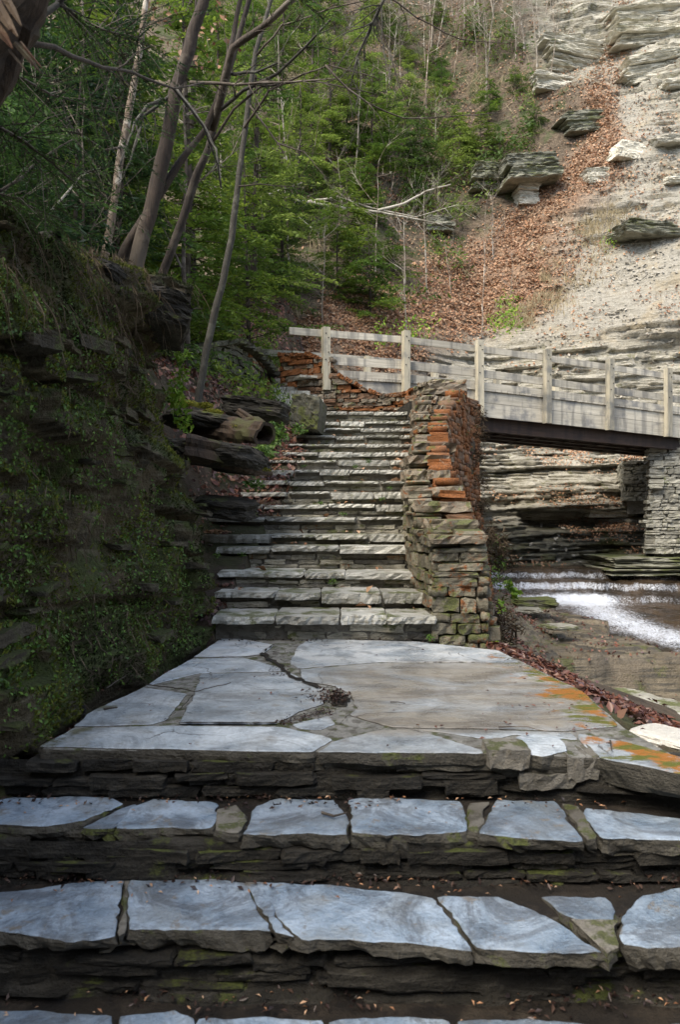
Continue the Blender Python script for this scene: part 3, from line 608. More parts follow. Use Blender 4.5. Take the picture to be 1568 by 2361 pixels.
# ------------------------------------------------------------------ landing and the three wide steps in front of it
def q(pts, z, oy): return [onz(x, y + oy, z) for x, y in pts]
landing = thing('stone_landing', 'broad worn flagstone landing at the foot of the long stair', 'landing', (0, 4, 0))
bpy.context.view_layer.update()
def adopt(o, parent):                                # keep the mesh where it stands, hang it on a root that is elsewhere
    o.parent = parent; o.matrix_parent_inverse = Matrix.Translation(-Vector(parent.location)); return o
LS = [  # outline rows (photo px, row offset 1442), material
    ([(88, 277), (165, 236), (400, 230), (642, 232), (745, 252), (770, 262), (722, 290), (400, 284)], 'land', .055),
    ([(730, 290), (775, 264), (870, 240), (962, 238), (1112, 284), (1114, 292)], 'land', .06),
    ([(1186, 288), (1180, 262), (1206, 250), (1290, 255), (1310, 288), (1250, 302)], 'land', .07),
    ([(1332, 247), (1430, 262), (1585, 305), (1660, 330), (1600, 345), (1384, 302), (1345, 275)], 'landbrown', .10),
    ([(445, 160), (462, 111), (665, 107), (762, 150), (748, 180), (690, 198), (636, 227), (412, 226)], 'land', .04),
    ([(166, 231), (212, 195), (330, 142), (432, 156), (384, 215), (352, 227)], 'land', .04),
    ([(335, 138), (380, 108), (440, 76), (560, 72), (640, 94), (655, 103), (460, 108)], 'land', .04),
    ([(445, 72), (510, 29), (560, 31), (632, 44), (604, 66), (560, 70)], 'land', .04),
    ([(668, 88), (684, 50), (712, 29), (960, 36), (1148, 56), (1190, 76), (1196, 83), (860, 83), (690, 97)], 'land', .04),
    ([(692, 101), (860, 87), (1200, 86), (1345, 150), (1425, 230), (1300, 242), (1110, 236), (905, 234), (806, 205), (822, 190), (806, 155), (770, 138), (700, 126)], 'landbrown', .04),
    ([(668, 226), (758, 207), (772, 225), (742, 239), (690, 236)], 'land', .04),
    ([(905, 237), (1105, 238), (1320, 245), (1335, 262), (1190, 249), (1140, 262), (985, 240)], 'land', .03),
]
for k, (pl, mt, th) in enumerate(LS):
    adopt(slab('flagstone', q(pl, 0, 1442), U(-.003, .003), th, mt, None, rough=.010, seed=k * 3.1), landing)
bedp = q([(92, 281), (166, 233), (330, 138), (448, 70), (508, 26), (712, 26), (1150, 54), (1345, 148), (1440, 232), (1600, 320), (1380, 300), (1115, 290), (400, 283)], 0, 1442)
adopt(slab('mortar_bed', bedp, -.007, .09, 'joint', None, rough=.008, seed=9), landing)
# riser under the landing: dark recessed courses and mortar, bulging at the right
def riser(name, x0, x1, yf, ztop, zbot, mat, parent, rec=.06, amp=.04, seed=0, bend=0.0, bulge=None):
    X, Zr = np.meshgrid(np.arange(x0, x1, .018), np.linspace(0, 1, 22), indexing='ij'); Zc = zbot + (ztop - zbot) * Zr
    Yb = (yf(X) if callable(yf) else yf) + rec + bend * X * X
    band = .02 * np.sign(vn(X * 2.5 + np.floor(Zr * 3) * 7.7, np.floor(Zr * 3 + .2 * vn(X * 3, 0)) + seed))
    Yb = Yb + amp * fbm(X * 5, Zc * 9, seed, 4) + band - .07 * (1 - Zr) * amp / .04
    if bulge: Yb = Yb - bulge(X, Zr)
    return adopt(gridmesh(name, X, Yb, Zc, mat), parent)
yfL = lambda X: np.interp(X, [-1.4, -.1, .6, 1.0, 1.45], [2.80, 2.78, 2.76, 2.74, 2.62])
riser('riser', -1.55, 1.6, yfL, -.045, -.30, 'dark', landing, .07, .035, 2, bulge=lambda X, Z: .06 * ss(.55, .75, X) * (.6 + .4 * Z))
for (px, py, w, h) in [(1165, 1740, .16, .07), (1330, 1758, .12, .09), (1440, 1775, .17, .10), (1530, 1790, .14, .1), (1250, 1790, .2, .06), (640, 1790, .3, .045), (870, 1800, .34, .05), (300, 1800, .28, .05), (1080, 1810, .2, .05)]:
    x, y = (px - CX) * 2.82 / F, 2.84; z = CZ - (py - HY) * 2.8 / F
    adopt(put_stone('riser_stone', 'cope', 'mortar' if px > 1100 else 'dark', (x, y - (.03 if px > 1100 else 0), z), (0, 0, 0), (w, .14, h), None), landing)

low = thing('lower_steps', 'three wide bluestone steps leading up to the flagstone landing', 'steps', (0, 2.2, -.3))
ZA, ZB, ZCc, ZD = -.175, -.325, -.50, -.68
A = [([(-160, 78), (-60, 40), (30, 32), (150, 26), (262, 30), (288, 44), (180, 78), (90, 86), (0, 84)], .06), ([(264, 88), (300, 50), (352, 29), (500, 41), (491, 90), (380, 90)], .05), ([(186, 86), (290, 46), (318, 40), (262, 88)], .05), ([(497, 92), (503, 55), (550, 40), (566, 56), (550, 98)], .045),
     ([(556, 102), (590, 46), (632, 30), (772, 31), (800, 60), (800, 101)], .065), ([(812, 101), (806, 36), (870, 27), (1066, 36), (1073, 60), (1080, 96), (970, 108)], .075),
     ([(1102, 102), (1140, 32), (1282, 36), (1345, 119), (1200, 112)], .05), ([(1086, 96), (1082, 40), (1134, 34), (1098, 98)], .05), ([(1386, 114), (1344, 58), (1350, 50), (1572, 63), (1760, 84), (1760, 130), (1568, 116)], .06), ([(1352, 116), (1296, 40), (1338, 46), (1380, 112)], .05)]
B = [([(-170, 300), (-120, 262), (0, 252), (112, 239), (286, 217), (271, 338), (150, 349), (0, 332)], .05), ([(291, 326), (301, 221), (400, 216), (540, 226), (562, 226), (628, 328), (450, 322)], .075),
     ([(272, 338), (289, 216), (299, 218), (288, 330)], .05), ([(634, 330), (548, 212), (572, 214), (684, 344)], .05), ([(694, 346), (604, 262), (577, 229), (762, 236), (1000, 263), (1056, 328), (1093, 374), (900, 352)], .05),
     ([(1100, 366), (1012, 266), (1150, 263), (1252, 286), (1398, 382), (1300, 382)], .055), ([(1242, 259), (1400, 263), (1422, 290), (1390, 330), (1304, 288)], .04), ([(1436, 356), (1430, 290), (1482, 256), (1570, 236), (1760, 240), (1760, 380), (1568, 362)], .08), ([(1400, 384), (1310, 296), (1388, 338), (1424, 296), (1432, 366)], .05)]
C_ = [([(-220, 545), (-60, 512), (120, 508), (262, 516), (270, 640), (-220, 660)], .06), ([(280, 640), (272, 520), (400, 512), (452, 526), (452, 650)], .06), ([(462, 650), (458, 528), (590, 524), (742, 532), (760, 655)], .06),
      ([(772, 655), (756, 532), (900, 520), (1040, 530), (1060, 660)], .06), ([(1072, 660), (1050, 530), (1240, 534), (1370, 542), (1390, 664)], .06), ([(1402, 664), (1384, 545), (1560, 540), (1780, 552), (1800, 680)], .06)]
for rows, z, sd in ((A, ZA, 20), (B, ZB, 40), (C_, ZCc, 60)):
    for k, (pl, th) in enumerate(rows):
        pl = [(a_, b_ - ((9 if z == ZA else 15) if b_ < (56 if z == ZA else 268) and z != ZCc else 0)) for a_, b_ in pl]
        big = len(pl) > 5 or z == ZCc
        adopt(slab('step_slab', q(pl, z, 1819), z + U(-.004, .004), th, 'blue' if abs(pl[0][0] - pl[2][0]) > 60 or big else 'mortar', None, rough=.018, tilt=U(-.012, .012), seed=sd + k * 2.3, under=.035), low)
for z, y0, y1 in ((ZA, 2.56, 2.95), (ZB, 2.26, 2.62), (ZCc, 1.86, 2.32), (ZD, 1.3, 2.0)):
    adopt(slab('mortar_bed', [(-1.5, y0), (1.55, y0), (1.55, y1), (-1.5, y1)], z - .014, .08, 'black' if z > ZD else 'blue', None, rough=.02, seed=z), low)
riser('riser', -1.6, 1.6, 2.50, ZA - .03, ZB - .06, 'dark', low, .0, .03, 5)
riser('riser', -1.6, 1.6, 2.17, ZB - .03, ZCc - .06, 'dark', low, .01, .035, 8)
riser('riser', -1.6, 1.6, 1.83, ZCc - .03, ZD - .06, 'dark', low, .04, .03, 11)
for (px, py, d, w, h) in [(700, 1975, 2.5, .16, .03), (1420, 1965, 2.5, .3, .035), (1250, 1985, 2.52, .22, .03), (560, 1985, 2.52, .2, .035), (330, 1975, 2.5, .24, .03), (990, 1990, 2.5, .3, .03),
                          (690, 2225, 2.2, .14, .03), (865, 2245, 2.2, .06, .035), (960, 2270, 2.2, .16, .04), (1160, 2290, 2.2, .14, .03), (1330, 2290, 2.18, .2, .05), (1500, 2280, 2.2, .22, .05), (420, 2260, 2.2, .3, .05), (180, 2250, 2.2, .24, .05), (560, 2300, 2.16, .3, .04), (60, 2000, 2.52, .2, .05), (150, 1985, 2.5, .1, .05)]:
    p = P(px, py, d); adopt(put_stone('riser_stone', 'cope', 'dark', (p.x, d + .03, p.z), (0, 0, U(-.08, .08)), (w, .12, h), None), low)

# ------------------------------------------------------------------ the long stair: seventeen steps
stair = thing('stone_staircase', 'long flight of narrow rough stone steps climbing beside the orange wall', 'stairs', (0, D0, 0))
LP = [487, 495, 500, 497, 462, 463, 520, 555, 578, 598, 620, 650, 662, 682, 697, 718, 738]
RP = [992, 985, 978, 972, 962, 958, 955, 952, 950, 950, 955, 968, 972, 968, 966, 966, 968]
YAW = -.074
for i in range(17):
    d = D0 + RUN * i; z = SZ[i]; zprev = 0 if i == 0 else SZ[i - 1]; rise = z - zprev
    x0 = (LP[i] - CX) * d / F; x1 = (RP[i] - CX) * d / F + .06
    yf = lambda x: d - (x - (x0 + x1) / 2) * .02
    st = mk('step', [(x0 + .02, d + .06, zprev - .25), (x1, d + .06, zprev - .25), (x1, d + RUN + .12, zprev - .25), (x0 + .02, d + RUN + .12, zprev - .25),
                     (x0 + .02, d + .06, z - .02), (x1, d + .06, z - .02), (x1, d + RUN + .12, z - .02), (x0 + .02, d + RUN + .12, z - .02)],
            [(0, 3, 2, 1), (4, 5, 6, 7), (0, 1, 5, 4), (1, 2, 6, 5), (2, 3, 7, 6), (3, 0, 4, 7)], 'mortar')
    adopt(st, stair); inv = Matrix.Translation(-Vector(stair.location))
    def sub(o): o.parent = st; return o
    # tread slabs
    n = random.choice([3, 3, 4, 4]) if i < 6 else random.choice([4, 4, 5]); cuts = sorted([0] + [(k + U(-.28, .28)) / n for k in range(1, n)] + [1])
    for k in range(n):
        a, b = x0 + (x1 - x0) * cuts[k], x0 + (x1 - x0) * cuts[k + 1]; th = random.choice([.03, .045, .055, .075]) * U(.9, 1.1)
        if i == 3 or i == 0: th = U(.05, .07)
        sub(put_stone('tread_stone', 'tread', 'tread', ((a + b) / 2, d + .235 + U(-.035, .02), z - th / 2 + U(-.008, .006)), (U(-.012, .012), U(-.014, .014), U(-.03, .03)), ((b - a) * .985, RUN + .04, th), None))
    # riser stones in one or two courses
    hrem = rise - .055; nc = 1 if hrem < .07 else 2 if hrem < .125 else 3; zz = zprev - .01
    for c in range(nc):
        h = hrem / nc * U(.85, 1.1); x = x0 + .01 + U(0, .04)
        while x < x1 - .05:
            l = U(.1, .5); l = min(l, x1 - x)
            sub(put_stone('riser_stone', 'wall', random.choice(['riser', 'riser', 'riser', 'pier', 'mortar']), (x + l / 2, d + .09 + U(-.012, .03) + .012, zz + h / 2), (U(-.04, .04), U(-.04, .04), U(-.06, .06)), (l * U(.93, 1.0), .13, h * U(.82, .98)), None)); x += l
        zz += h

# second short flight, up to the left behind the landing of the stair
fl = thing('upper_stone_steps', 'short flight of pale steps turning left above the long stair', 'steps', (-.6, 13.3, 2.7))
for k, (pl, pr, y, d) in enumerate([(640, 745, 921, 13.2), (632, 728, 911, 13.45), (625, 712, 902, 13.75), (622, 690, 893, 14.05), (618, 668, 884, 14.35), (612, 650, 874, 14.7)]):
    z = P(0, y, d).z; x0, x1 = (pl - CX) * d / F, (pr - CX) * d / F; n = 3 if k < 3 else 2
    for j in range(n):
        a, b = x0 + (x1 - x0) * j / n, x0 + (x1 - x0) * (j + 1) / n
        adopt(put_stone('step_stone', 'tread', 'tread', ((a + b) / 2, d + .18, z - .07), (0, 0, U(-.05, .05) + .12), ((b - a) * .98, .5, .14), None), fl)
# flat paving between stair head and curved wall
tl = thing('stair_head_paving', 'narrow stone paving between the top step and the curved wall', 'paving', (.4, 13.3, 2.7))
for j in range(5):
    a = -.5 + j * .52; adopt(put_stone('paving_stone', 'tread', 'tread', (a + .26, 13.62, SZ[16] - .04), (0, 0, 0), (.51, .62, .07), None), tl)

# ------------------------------------------------------------------ parapet wall with stepped copings, right of the stair
wall = thing('parapet_wall', 'orange lichened dry stone wall with stepped copings right of the long stair', 'wall', (.9, D0, 0))
def wz(y): return .74 + .345 * (np.asarray(y) - D0)
COP = [(995, 1119, 1234), (985, 1093, 1196), (958, 1089, 1156), (937, 1067, 1122), (935, 1041, 1083), (934, 1032, 1053), (955, 1050, 1022), (958, 1036, 982), (953, 1026, 956), (955, 1027, 934), (962, 1036, 914), (975, 1058, 899), (985, 1070, 886), (995, 1074, 876)]
cop = []
for k, (pl, pr, y) in enumerate(COP):
    yy_ = np.linspace(5, 13.5, 400); row = HY - (wz(yy_) - CZ) * F / yy_; d = float(np.interp(-y, -row, yy_)) if k else 5.36
    cop.append(((pl - CX) * d / F, (pr - CX) * d / F, d, CZ + (HY - y) * d / F))
lx = lambda y: float(np.interp(y, [c[2] for c in cop], [c[0] for c in cop])); rx = lambda y: float(np.interp(y, [c[2] for c in cop], [c[1] for c in cop]))
def _add(L): 
    for s in L: STN.append(s)
STN = []
ysamp = list(np.linspace(5.38, 12.5, 15))
inner = [(min(lx(y), 1.02 * (xl(y) + 1.58)) if y < 9 else lx(y), y) for y in ysamp]
outer = [(float(np.interp(y, [5.36, 7.55, 9.68, 12.25, 12.6], [1.06, 1.11, 1.39, 2.07, 2.16])), y) for y in ysamp]
stepz = lambda y: float(np.interp(y, [D0 + RUN * i for i in range(17)], SZ)) - .15
def arcfun(path, f): 
    L = [0]
    for i in range(len(path) - 1): L.append(L[-1] + math.dist(path[i], path[i + 1]))
    return lambda s: f(float(np.interp(s, L, [p[1] for p in path])))
STN += face_stones(outer, arcfun(outer, lambda y: float(wz(y)) - .04), lambda s: -.55, .22, .068, .27, lambda s, z: 'pier' if s < .5 else 'orange', batter=.13, side=1, proud=.012)
STN += face_stones(inner, arcfun(inner, lambda y: float(wz(y)) - .10), arcfun(inner, stepz), .2, .07, .25, lambda s, z: 'pier' if s < 3 else 'cope', side=-1)
# pier end, facing the viewer
STN += face_stones([(inner[0][0], 5.36), (1.08, 5.36)], lambda s: .66, lambda s: -.12, .22, .075, .22, 'pier', batter=.05, side=1, proud=.014)
# stair-stepped ends under every coping
for k in range(len(cop)):
    x0, x1, d, z = cop[k]
    zb = cop[k - 1][3] - .02 if k else z
    if k:
        zz = zb
        while zz < z - .07:
            x = x0
            while x < x1 - .04:
                l = min(U(.16, .34), x1 - x); STN.append(('wall', 'cope' if random.random() < .85 else 'orange', (x + l / 2, d + .12 + U(-.02, .02), zz + .035), (0, 0, U(-.1, .1)), (l * .96, .22, .066), 9)); x += l
            zz += .072
lay(STN, wall, 'stone', 300)
for o in [c for c in wall.children]: o.matrix_parent_inverse = Matrix.Translation(-Vector(wall.location))
for k, (x0, x1, d, z) in enumerate(cop):
    dn = cop[k + 1][2] - d if k + 1 < len(cop) else .6; th = U(.075, .115) if k else .06
    n = 1 if k in (0, 1, 2, 3) else random.choice([1, 1, 2]); w = (x1 - x0)
    for j in range(n):
        adopt(put_stone('coping_stone', 'cope', 'cope', (x0 + w * (j + .5) / n + U(-.01, .01), d + dn * .5 - .03, z - th / 2), (U(-.03, .03), U(-.035, .035), U(-.07, .07)), (w / n * U(.99, 1.06), dn * 1.12, th), None), wall)
# solid core inside the stones
Vc, Fc = [], []
for i, y in enumerate(ysamp):
    zt = float(wz(y)) - .22; Vc += [(inner[i][0] + .1, y + .08, -1.2), (outer[i][0] - .1 + .10 * (zt + .6), y + .08, -.6), (outer[i][0] - .1, y + .08, zt), (inner[i][0] + .1, y + .08, zt)]
for i in range(len(ysamp) - 1):
    for k in range(4): Fc.append((i * 4 + k, i * 4 + (k + 1) % 4, i * 4 + 4 + (k + 1) % 4, i * 4 + 4 + k))
Fc += [(0, 3, 2, 1), tuple(len(Vc) - 4 + k for k in range(4))]
adopt(mk('rubble_core', Vc, Fc, 'dark'), wall)
# abutment end under the bridge
ab = thing('bridge_abutment', 'stone abutment carrying the near end of the wooden footbridge', 'abutment', (2.3, 13.5, 0))
L = face_stones([(2.12, 12.5), (2.5, 13.2), (2.6, 15.5)], lambda s: 3.0, lambda s: -.7, .25, .09, .3, 'orange', side=1)
lay(L, ab, 'stone', 120)
for o in ab.children: o.matrix_parent_inverse = Matrix.Translation(-Vector(ab.location))
adopt(seeded_box('rubble_core', [(1.2, 12.7, 2.9), (2.0, 12.6, 2.9), (2.38, 13.3, 2.9), (2.45, 15.6, 2.9), (.8, 15.6, 2.9)], -1.2, 'dark'), ab)

# curved wall closing the stair head
CW = [(645, 14.2, 818, 905), (700, 13.9, 817, 925), (750, 13.75, 826, 940), (784, 13.7, 864, 943), (834, 13.7, 893, 948), (879, 13.7, 911, 950), (914, 13.6, 911, 952), (960, 13.3, 893, 952), (990, 13.0, 882, 954), (1020, 12.6, 878, 955)]
cwp = [((a - CX) * d / F, d) for a, d, t, b in CW]; cl = [0]
for i in range(len(cwp) - 1): cl.append(cl[-1] + math.dist(cwp[i], cwp[i + 1]))
ct = lambda s: float(np.interp(s, cl, [P(0, t, d).z for a, d, t, b in CW])); cb = lambda s: float(np.interp(s, cl, [P(0, b + 8, d).z for a, d, t, b in CW]))
cw = thing('curved_wall', 'curved dry stone wall dipping in the middle behind the stair head', 'wall', (.3, 13.7, 2.7))
L = face_stones(cwp, ct, cb, .3, .075, .24, lambda s, z: ('orange' if random.random() < .55 else 'cope') if (s < 3.0) else 'pier', side=1, proud=.03)
lay(L, cw, 'stone', 300)
for o in cw.children: o.matrix_parent_inverse = Matrix.Translation(-Vector(cw.location))
VT, FT = [], []
for i in range(len(cwp)):
    x, y = cwp[i]; t = ct(cl[i]) - .05; VT += [(x, y + .12, 1.5), (x, y + .4, 1.5), (x, y + .4, t), (x, y + .12, t)]
for i in range(len(cwp) - 1):
    for k in range(4): FT.append((i * 4 + k, i * 4 + (k + 1) % 4, i * 4 + 4 + (k + 1) % 4, i * 4 + 4 + k))
FT += [(0, 3, 2, 1), tuple(len(VT) - 4 + k for k in range(4))]
adopt(mk('rubble_core', VT, FT, 'dark'), cw)
for i in range(26):
    s = cl[-1] * (i + .5) / 26; x, y = float(np.interp(s, cl, [p[0] for p in cwp])), float(np.interp(s, cl, [p[1] for p in cwp]))
    adopt(put_stone('coping_stone', 'cope', 'orange' if s < 2.8 else 'cope', (x, y + .16, ct(s) - .01), (U(-.1, .1), -math.atan((ct(s + .1) - ct(s - .1)) / .2), U(-.2, .2)), (cl[-1] / 26 * 1.05, .38, U(.045, .08)), None), cw)

# dark mossy retaining wall to the left of the upper steps
rw = thing('retaining_wall', 'dark mossy dry stone retaining wall behind the leaning slim tree', 'wall', (-2, 12.3, 2.5))
RWp = [(400, 11.2), (470, 11.6), (540, 12.2), (585, 13.0), (622, 14.2)]; rp = [((a - CX) * d / F, d) for a, d in RWp]; rl = [0]
for i in range(len(rp) - 1): rl.append(rl[-1] + math.dist(rp[i], rp[i + 1]))
tops = [P(0, y, d).z for y, d in zip((822, 793, 785, 815, 862), [p[1] for p in RWp])]; bots = [P(0, y, d).z for y, d in zip((960, 945, 930, 925, 912), [p[1] for p in RWp])]
rt = lambda s: float(np.interp(s, rl, tops)); rb = lambda s: float(np.interp(s, rl, bots))
L = face_stones(rp, rt, rb, .3, .08, .26, lambda s, z: 'mossy' if s < 2.1 else ('pier' if random.random() < .6 else 'orange'), side=1, tilt=.02, proud=.03)
lay(L, rw, 'stone', 300)
for o in rw.children: o.matrix_parent_inverse = Matrix.Translation(-Vector(rw.location))
VT, FT = [], []
for i in range(len(rp)):
    x, y = rp[i]; VT += [(x, y + .12, 1.5), (x - .2, y + .6, 1.5), (x - .2, y + .6, tops[i] - .05), (x, y + .12, tops[i] - .05)]
for i in range(len(rp) - 1):
    for k in range(4): FT.append((i * 4 + k, i * 4 + (k + 1) % 4, i * 4 + 4 + (k + 1) % 4, i * 4 + 4 + k))
FT += [(0, 3, 2, 1), tuple(len(VT) - 4 + k for k in range(4))]
adopt(mk('rubble_core', VT, FT, 'dark'), rw)
for i in range(14):
    s = rl[-1] * (i + .5) / 14; x, y = float(np.interp(s, rl, [p[0] for p in rp])), float(np.interp(s, rl, [p[1] for p in rp]))
    adopt(put_stone('coping_stone', 'cope', 'mossy', (x, y + .2, rt(s)), (U(-.06, .06), -math.atan((rt(s + .1) - rt(s - .1)) / .2), .6), (rl[-1] / 14 * 1.1, .45, .08), None), rw)

# ------------------------------------------------------------------ far stone pier and wing wall below the bridge
pr = thing('bridge_pier', 'tall grey coursed stone pier under the far end of the footbridge', 'pier', (8.5, 17.5, 0))
PX0, PD = (1503 - CX) * 17.3 / F, 17.3
L = face_stones([(PX0 + .75, 19.2), (PX0, PD), (PX0 + 2.2, PD - .25)], lambda s: 2.75, lambda s: .06, .3, .085, .24, 'grey', batter=.05, side=1)
lay(L, pr, 'stone', 300)
for o in pr.children: o.matrix_parent_inverse = Matrix.Translation(-Vector(pr.location))
adopt(seeded_box('rubble_core', [(PX0 + .12, PD + .12, 2.7), (PX0 + 2.1, PD - .1, 2.7), (PX0 + 2.1, 20.5, 2.7), (PX0 + 1.3, 20.5, 2.7), (PX0 + .9, 19.2, 2.7)], -.6, 'mortar'), pr)
pp = thing('wing_wall', 'low pale wing wall of small stones beside the far pier', 'wall', (7.5, 19.6, 1))
a0, a1 = P(1438, 1100, 19.3), P(1512, 1100, 18.9)
L = face_stones([(a0.x + .5, a0.y + 1.8), (a0.x, a0.y), (a1.x, a1.y)], lambda s: P(0, 1062, 19).z, lambda s: P(0, 1155, 19).z, .3, .09, .25, 'grey', side=1)
lay(L, pp, 'stone', 300)
for o in pp.children: o.matrix_parent_inverse = Matrix.Translation(-Vector(pp.location))
adopt(seeded_box('rubble_core', [(a0.x + .15, a0.y + .12, 2.3), (a1.x, a1.y + .12, 2.3), (a1.x, 21.5, 2.3), (a0.x + .9, 21.5, 2.3)], 1.0, 'mortar'), pp)

# ------------------------------------------------------------------ footbridge
br = thing('wooden_footbridge', 'weathered grey wooden footbridge with post and rail sides over the stream', 'bridge', (2.8, 15, 3.6))
BO = Vector((-.27, 13.78, 0)); BU = Vector((.931, .365, 0)).normalized(); BN = Vector((-BU.y, BU.x, 0)); SP = 1.665; ANG = math.atan2(BU.y, BU.x)
def camb(k): return -.045 * max(0, k - 1.2) ** 1.25 + .03 * min(0, k - 1)
def bp(k, off, z): v = BO + BU * (k * SP) + BN * off; return Vector((v.x, v.y, z + camb(k)))
def beam(name, mat, k0, k1, off, z0, z1, w, parent=br, sag=0):
    a, b = bp(k0, off, (z0 + z1) / 2), bp(k1, off, (z0 + z1) / 2); L_ = (b - a).length; bm = bmesh.new()
    bmesh.ops.create_cube(bm, size=1); bmesh.ops.scale(bm, vec=(L_, w, z1 - z0), verts=bm.verts); bmesh.ops.subdivide_edges(bm, edges=[e for e in bm.edges if abs((e.verts[0].co - e.verts[1].co).x) > L_ * .5], cuts=4)
    for v in bm.verts: v.co += Vector((0, U(-1, 1), U(-1, 1))) * .002
    bmesh.ops.bevel(bm, geom=[e for e in bm.edges if len(e.link_faces) == 2 and e.calc_face_angle() > .9], offset=.005, segments=1)
    me = bpy.data.meshes.new(name); bm.to_mesh(me); bm.free(); me.materials.append(MT[mat]); o = link(name, me); o.location = (a + b) / 2
    o.rotation_euler = (0, -math.asin((b - a).z / L_), ANG); return adopt(o, parent) if parent else o
def post(k, off, z0, z1, w=.135, capm=None, lean=0):
    p = bp(k, off, (z0 + z1) / 2); bm = bmesh.new(); bmesh.ops.create_cube(bm, size=1); bmesh.ops.scale(bm, vec=(w, w, z1 - z0), verts=bm.verts)
    bmesh.ops.bevel(bm, geom=bm.edges[:], offset=.008, segments=1); me = bpy.data.meshes.new('post'); bm.to_mesh(me); bm.free(); me.materials.append(MT['woodz'])
    o = link('post', me); o.location = p; o.rotation_euler = (U(-.008, .008), U(-.008, .008) + lean, ANG); adopt(o, br)
    if off < 0.5:
        for dz, dx in ((z1 - .2, .03), (z1 - .12, -.02), (3.86, -.03), (4.0, .03)):
            bm = bmesh.new(); bmesh.ops.create_cone(bm, cap_ends=True, segments=8, radius1=.012, radius2=.010, depth=.015, matrix=Matrix.Rotation(math.pi / 2, 4, 'X'))
            me = bpy.data.meshes.new('bolt'); bm.to_mesh(me); bm.free(); me.materials.append(MT['bolt']); b_ = link('bolt', me, o); b_.location = (dx, -w / 2 - .006, dz - (z0 + z1) / 2)
    return o
for k in range(0, 8):
    o = post(k, -.02, 2.98 if k > 1 else 3.3, 4.53 if k else 4.47)
    if k == 0: o['label'] = 'end post with its top painted pale yellow'; me = o.data; me.materials.append(MT['capwood']); [setattr(f, 'material_index', 1) for f in me.polygons if f.center.z > (4.47 - 3.3) / 2 - .1]
# boards between posts, on the stream side face of the posts (inner side: slightly behind)
edges = [-.42, 0, 1, 2, 3, 4, 5, 6, 7]
for i in range(len(edges) - 1):
    a, b = edges[i], edges[i + 1]; off = .055
    beam('top_rail', 'woodx', a + .005, b - .005, off, 4.31, 4.44, .045)
    if i: beam('middle_rail', 'woodx', a + .005, b - .005, off, 3.80, 3.95, .045)
    if i: beam('curb_board', 'woodx', a, b, off + .02, 3.575, 3.70, .10)
    if i: beam('fascia_board', 'woodx', a + .004, b - .004, off + .03, 3.29, 3.57, .05); beam('fascia_board', 'woodx', a + .004, b - .004, off + .03, 3.00, 3.284, .05)
for i in range(8):
    a, b = i - .6 + U(-.02, .02), i + .4; beam('far_top_rail', 'woodx', a, b - .004, 1.93, 4.31, 4.44, .045); beam('far_middle_rail', 'woodx', a, b - .004, 1.93, 3.78, 3.90, .045) if i > 9 else None
    if i: beam('far_curb_board', 'woodx', a, b, 1.9, 3.575, 3.70, .10)
for k in range(0, 8): post(k, 1.86, 3.0, 4.42, .13)
for k in np.arange(-.3, 7, .088):
    beam('deck_plank', 'woodx', k, k + .083, .95, 3.53, 3.572, 1.85)
for off in (.28, .75, 1.25, 1.7): beam('girder', 'girder', .8, 7.2, off, 2.78, 3.52, .14)
for k in np.arange(1.4, 7, .55): 
    p = bp(k, .95, 2.86); o = seeded_box('cross_brace', [(-.03, -.7, 3.1), (.03, -.7, 3.1), (.03, .7, 3.1), (-.03, .7, 3.1)], 2.72, 'girder'); o.location = (p.x, p.y, camb(k)); o.rotation_euler = (0, 0, ANG); adopt(o, br)

# ledge stones bedded in the left rock face, parts of it
rf = bpy.data.objects['rock_face']
for k in range(110):
    s_ = U(8.4, 13.2); v_ = U(.32, .98); X, Y, Z, nx, ny = [float(np.ravel(a)[0]) for a in face_pt(np.array([s_]), np.array([v_]))]
    l = U(.08, .30); o = put_stone('ledge_stone', 'cope', 'ledge', (X - nx * .02, Y - ny * .02, Z), (U(-.12, .12), U(-.12, .12), math.atan2(nx, -ny) + U(-.3, .3)), (l, U(.1, .22), l * U(.10, .26)), rf)

x, y = onz(783, 1612, 0); adopt(slab('dark_patch', [(x - .05, y - .10), (x + .03, y - .12), (x + .06, y + .02), (x + .03, y + .14), (x - .03, y + .15), (x - .05, y + .02)], .0045, .02, 'black', None, rough=.03, seed=77), landing)  # black disc laid flat on the flagstones under the leaf clump
for k, L in enumerate([[(415, 1669), (520, 1669), (640, 1669), (700, 1648), (760, 1640)], [(745, 1706), (775, 1680), (800, 1655), (820, 1640)], [(445, 1605), (412, 1640), (380, 1662), (350, 1672)], [(632, 1485), (605, 1508), (640, 1535), (668, 1560), (745, 1590)]]):   # open joints packed with dirt
    pts_ = [onz(a, b, 0) for a, b in L]; w_ = (.008, .008, .006, .022)[k]; V = []; n_ = 0; rowsV = []
    for (xa, ya), (xb, yb) in zip(pts_[:-1], pts_[1:]):
        for t in np.linspace(0, 1, 12, endpoint=False): rowsV.append((xa + (xb - xa) * t, ya + (yb - ya) * t))
    V = []; 
    for i, (a_, b_) in enumerate(rowsV):
        j = .8 * w_ * float(vn(i * .6, k * 3.3)); ww = w_ * (1 + .6 * float(vn(i * .9, k * 7.7))); V += [(a_ + j - ww * .4, b_ - ww, .0062), (a_ + j + ww * .4, b_ + ww, .0062)]
    adopt(mk('dirt_joint', V, [(2 * i, 2 * i + 1, 2 * i + 3, 2 * i + 2) for i in range(len(rowsV) - 1)], 'black'), landing)

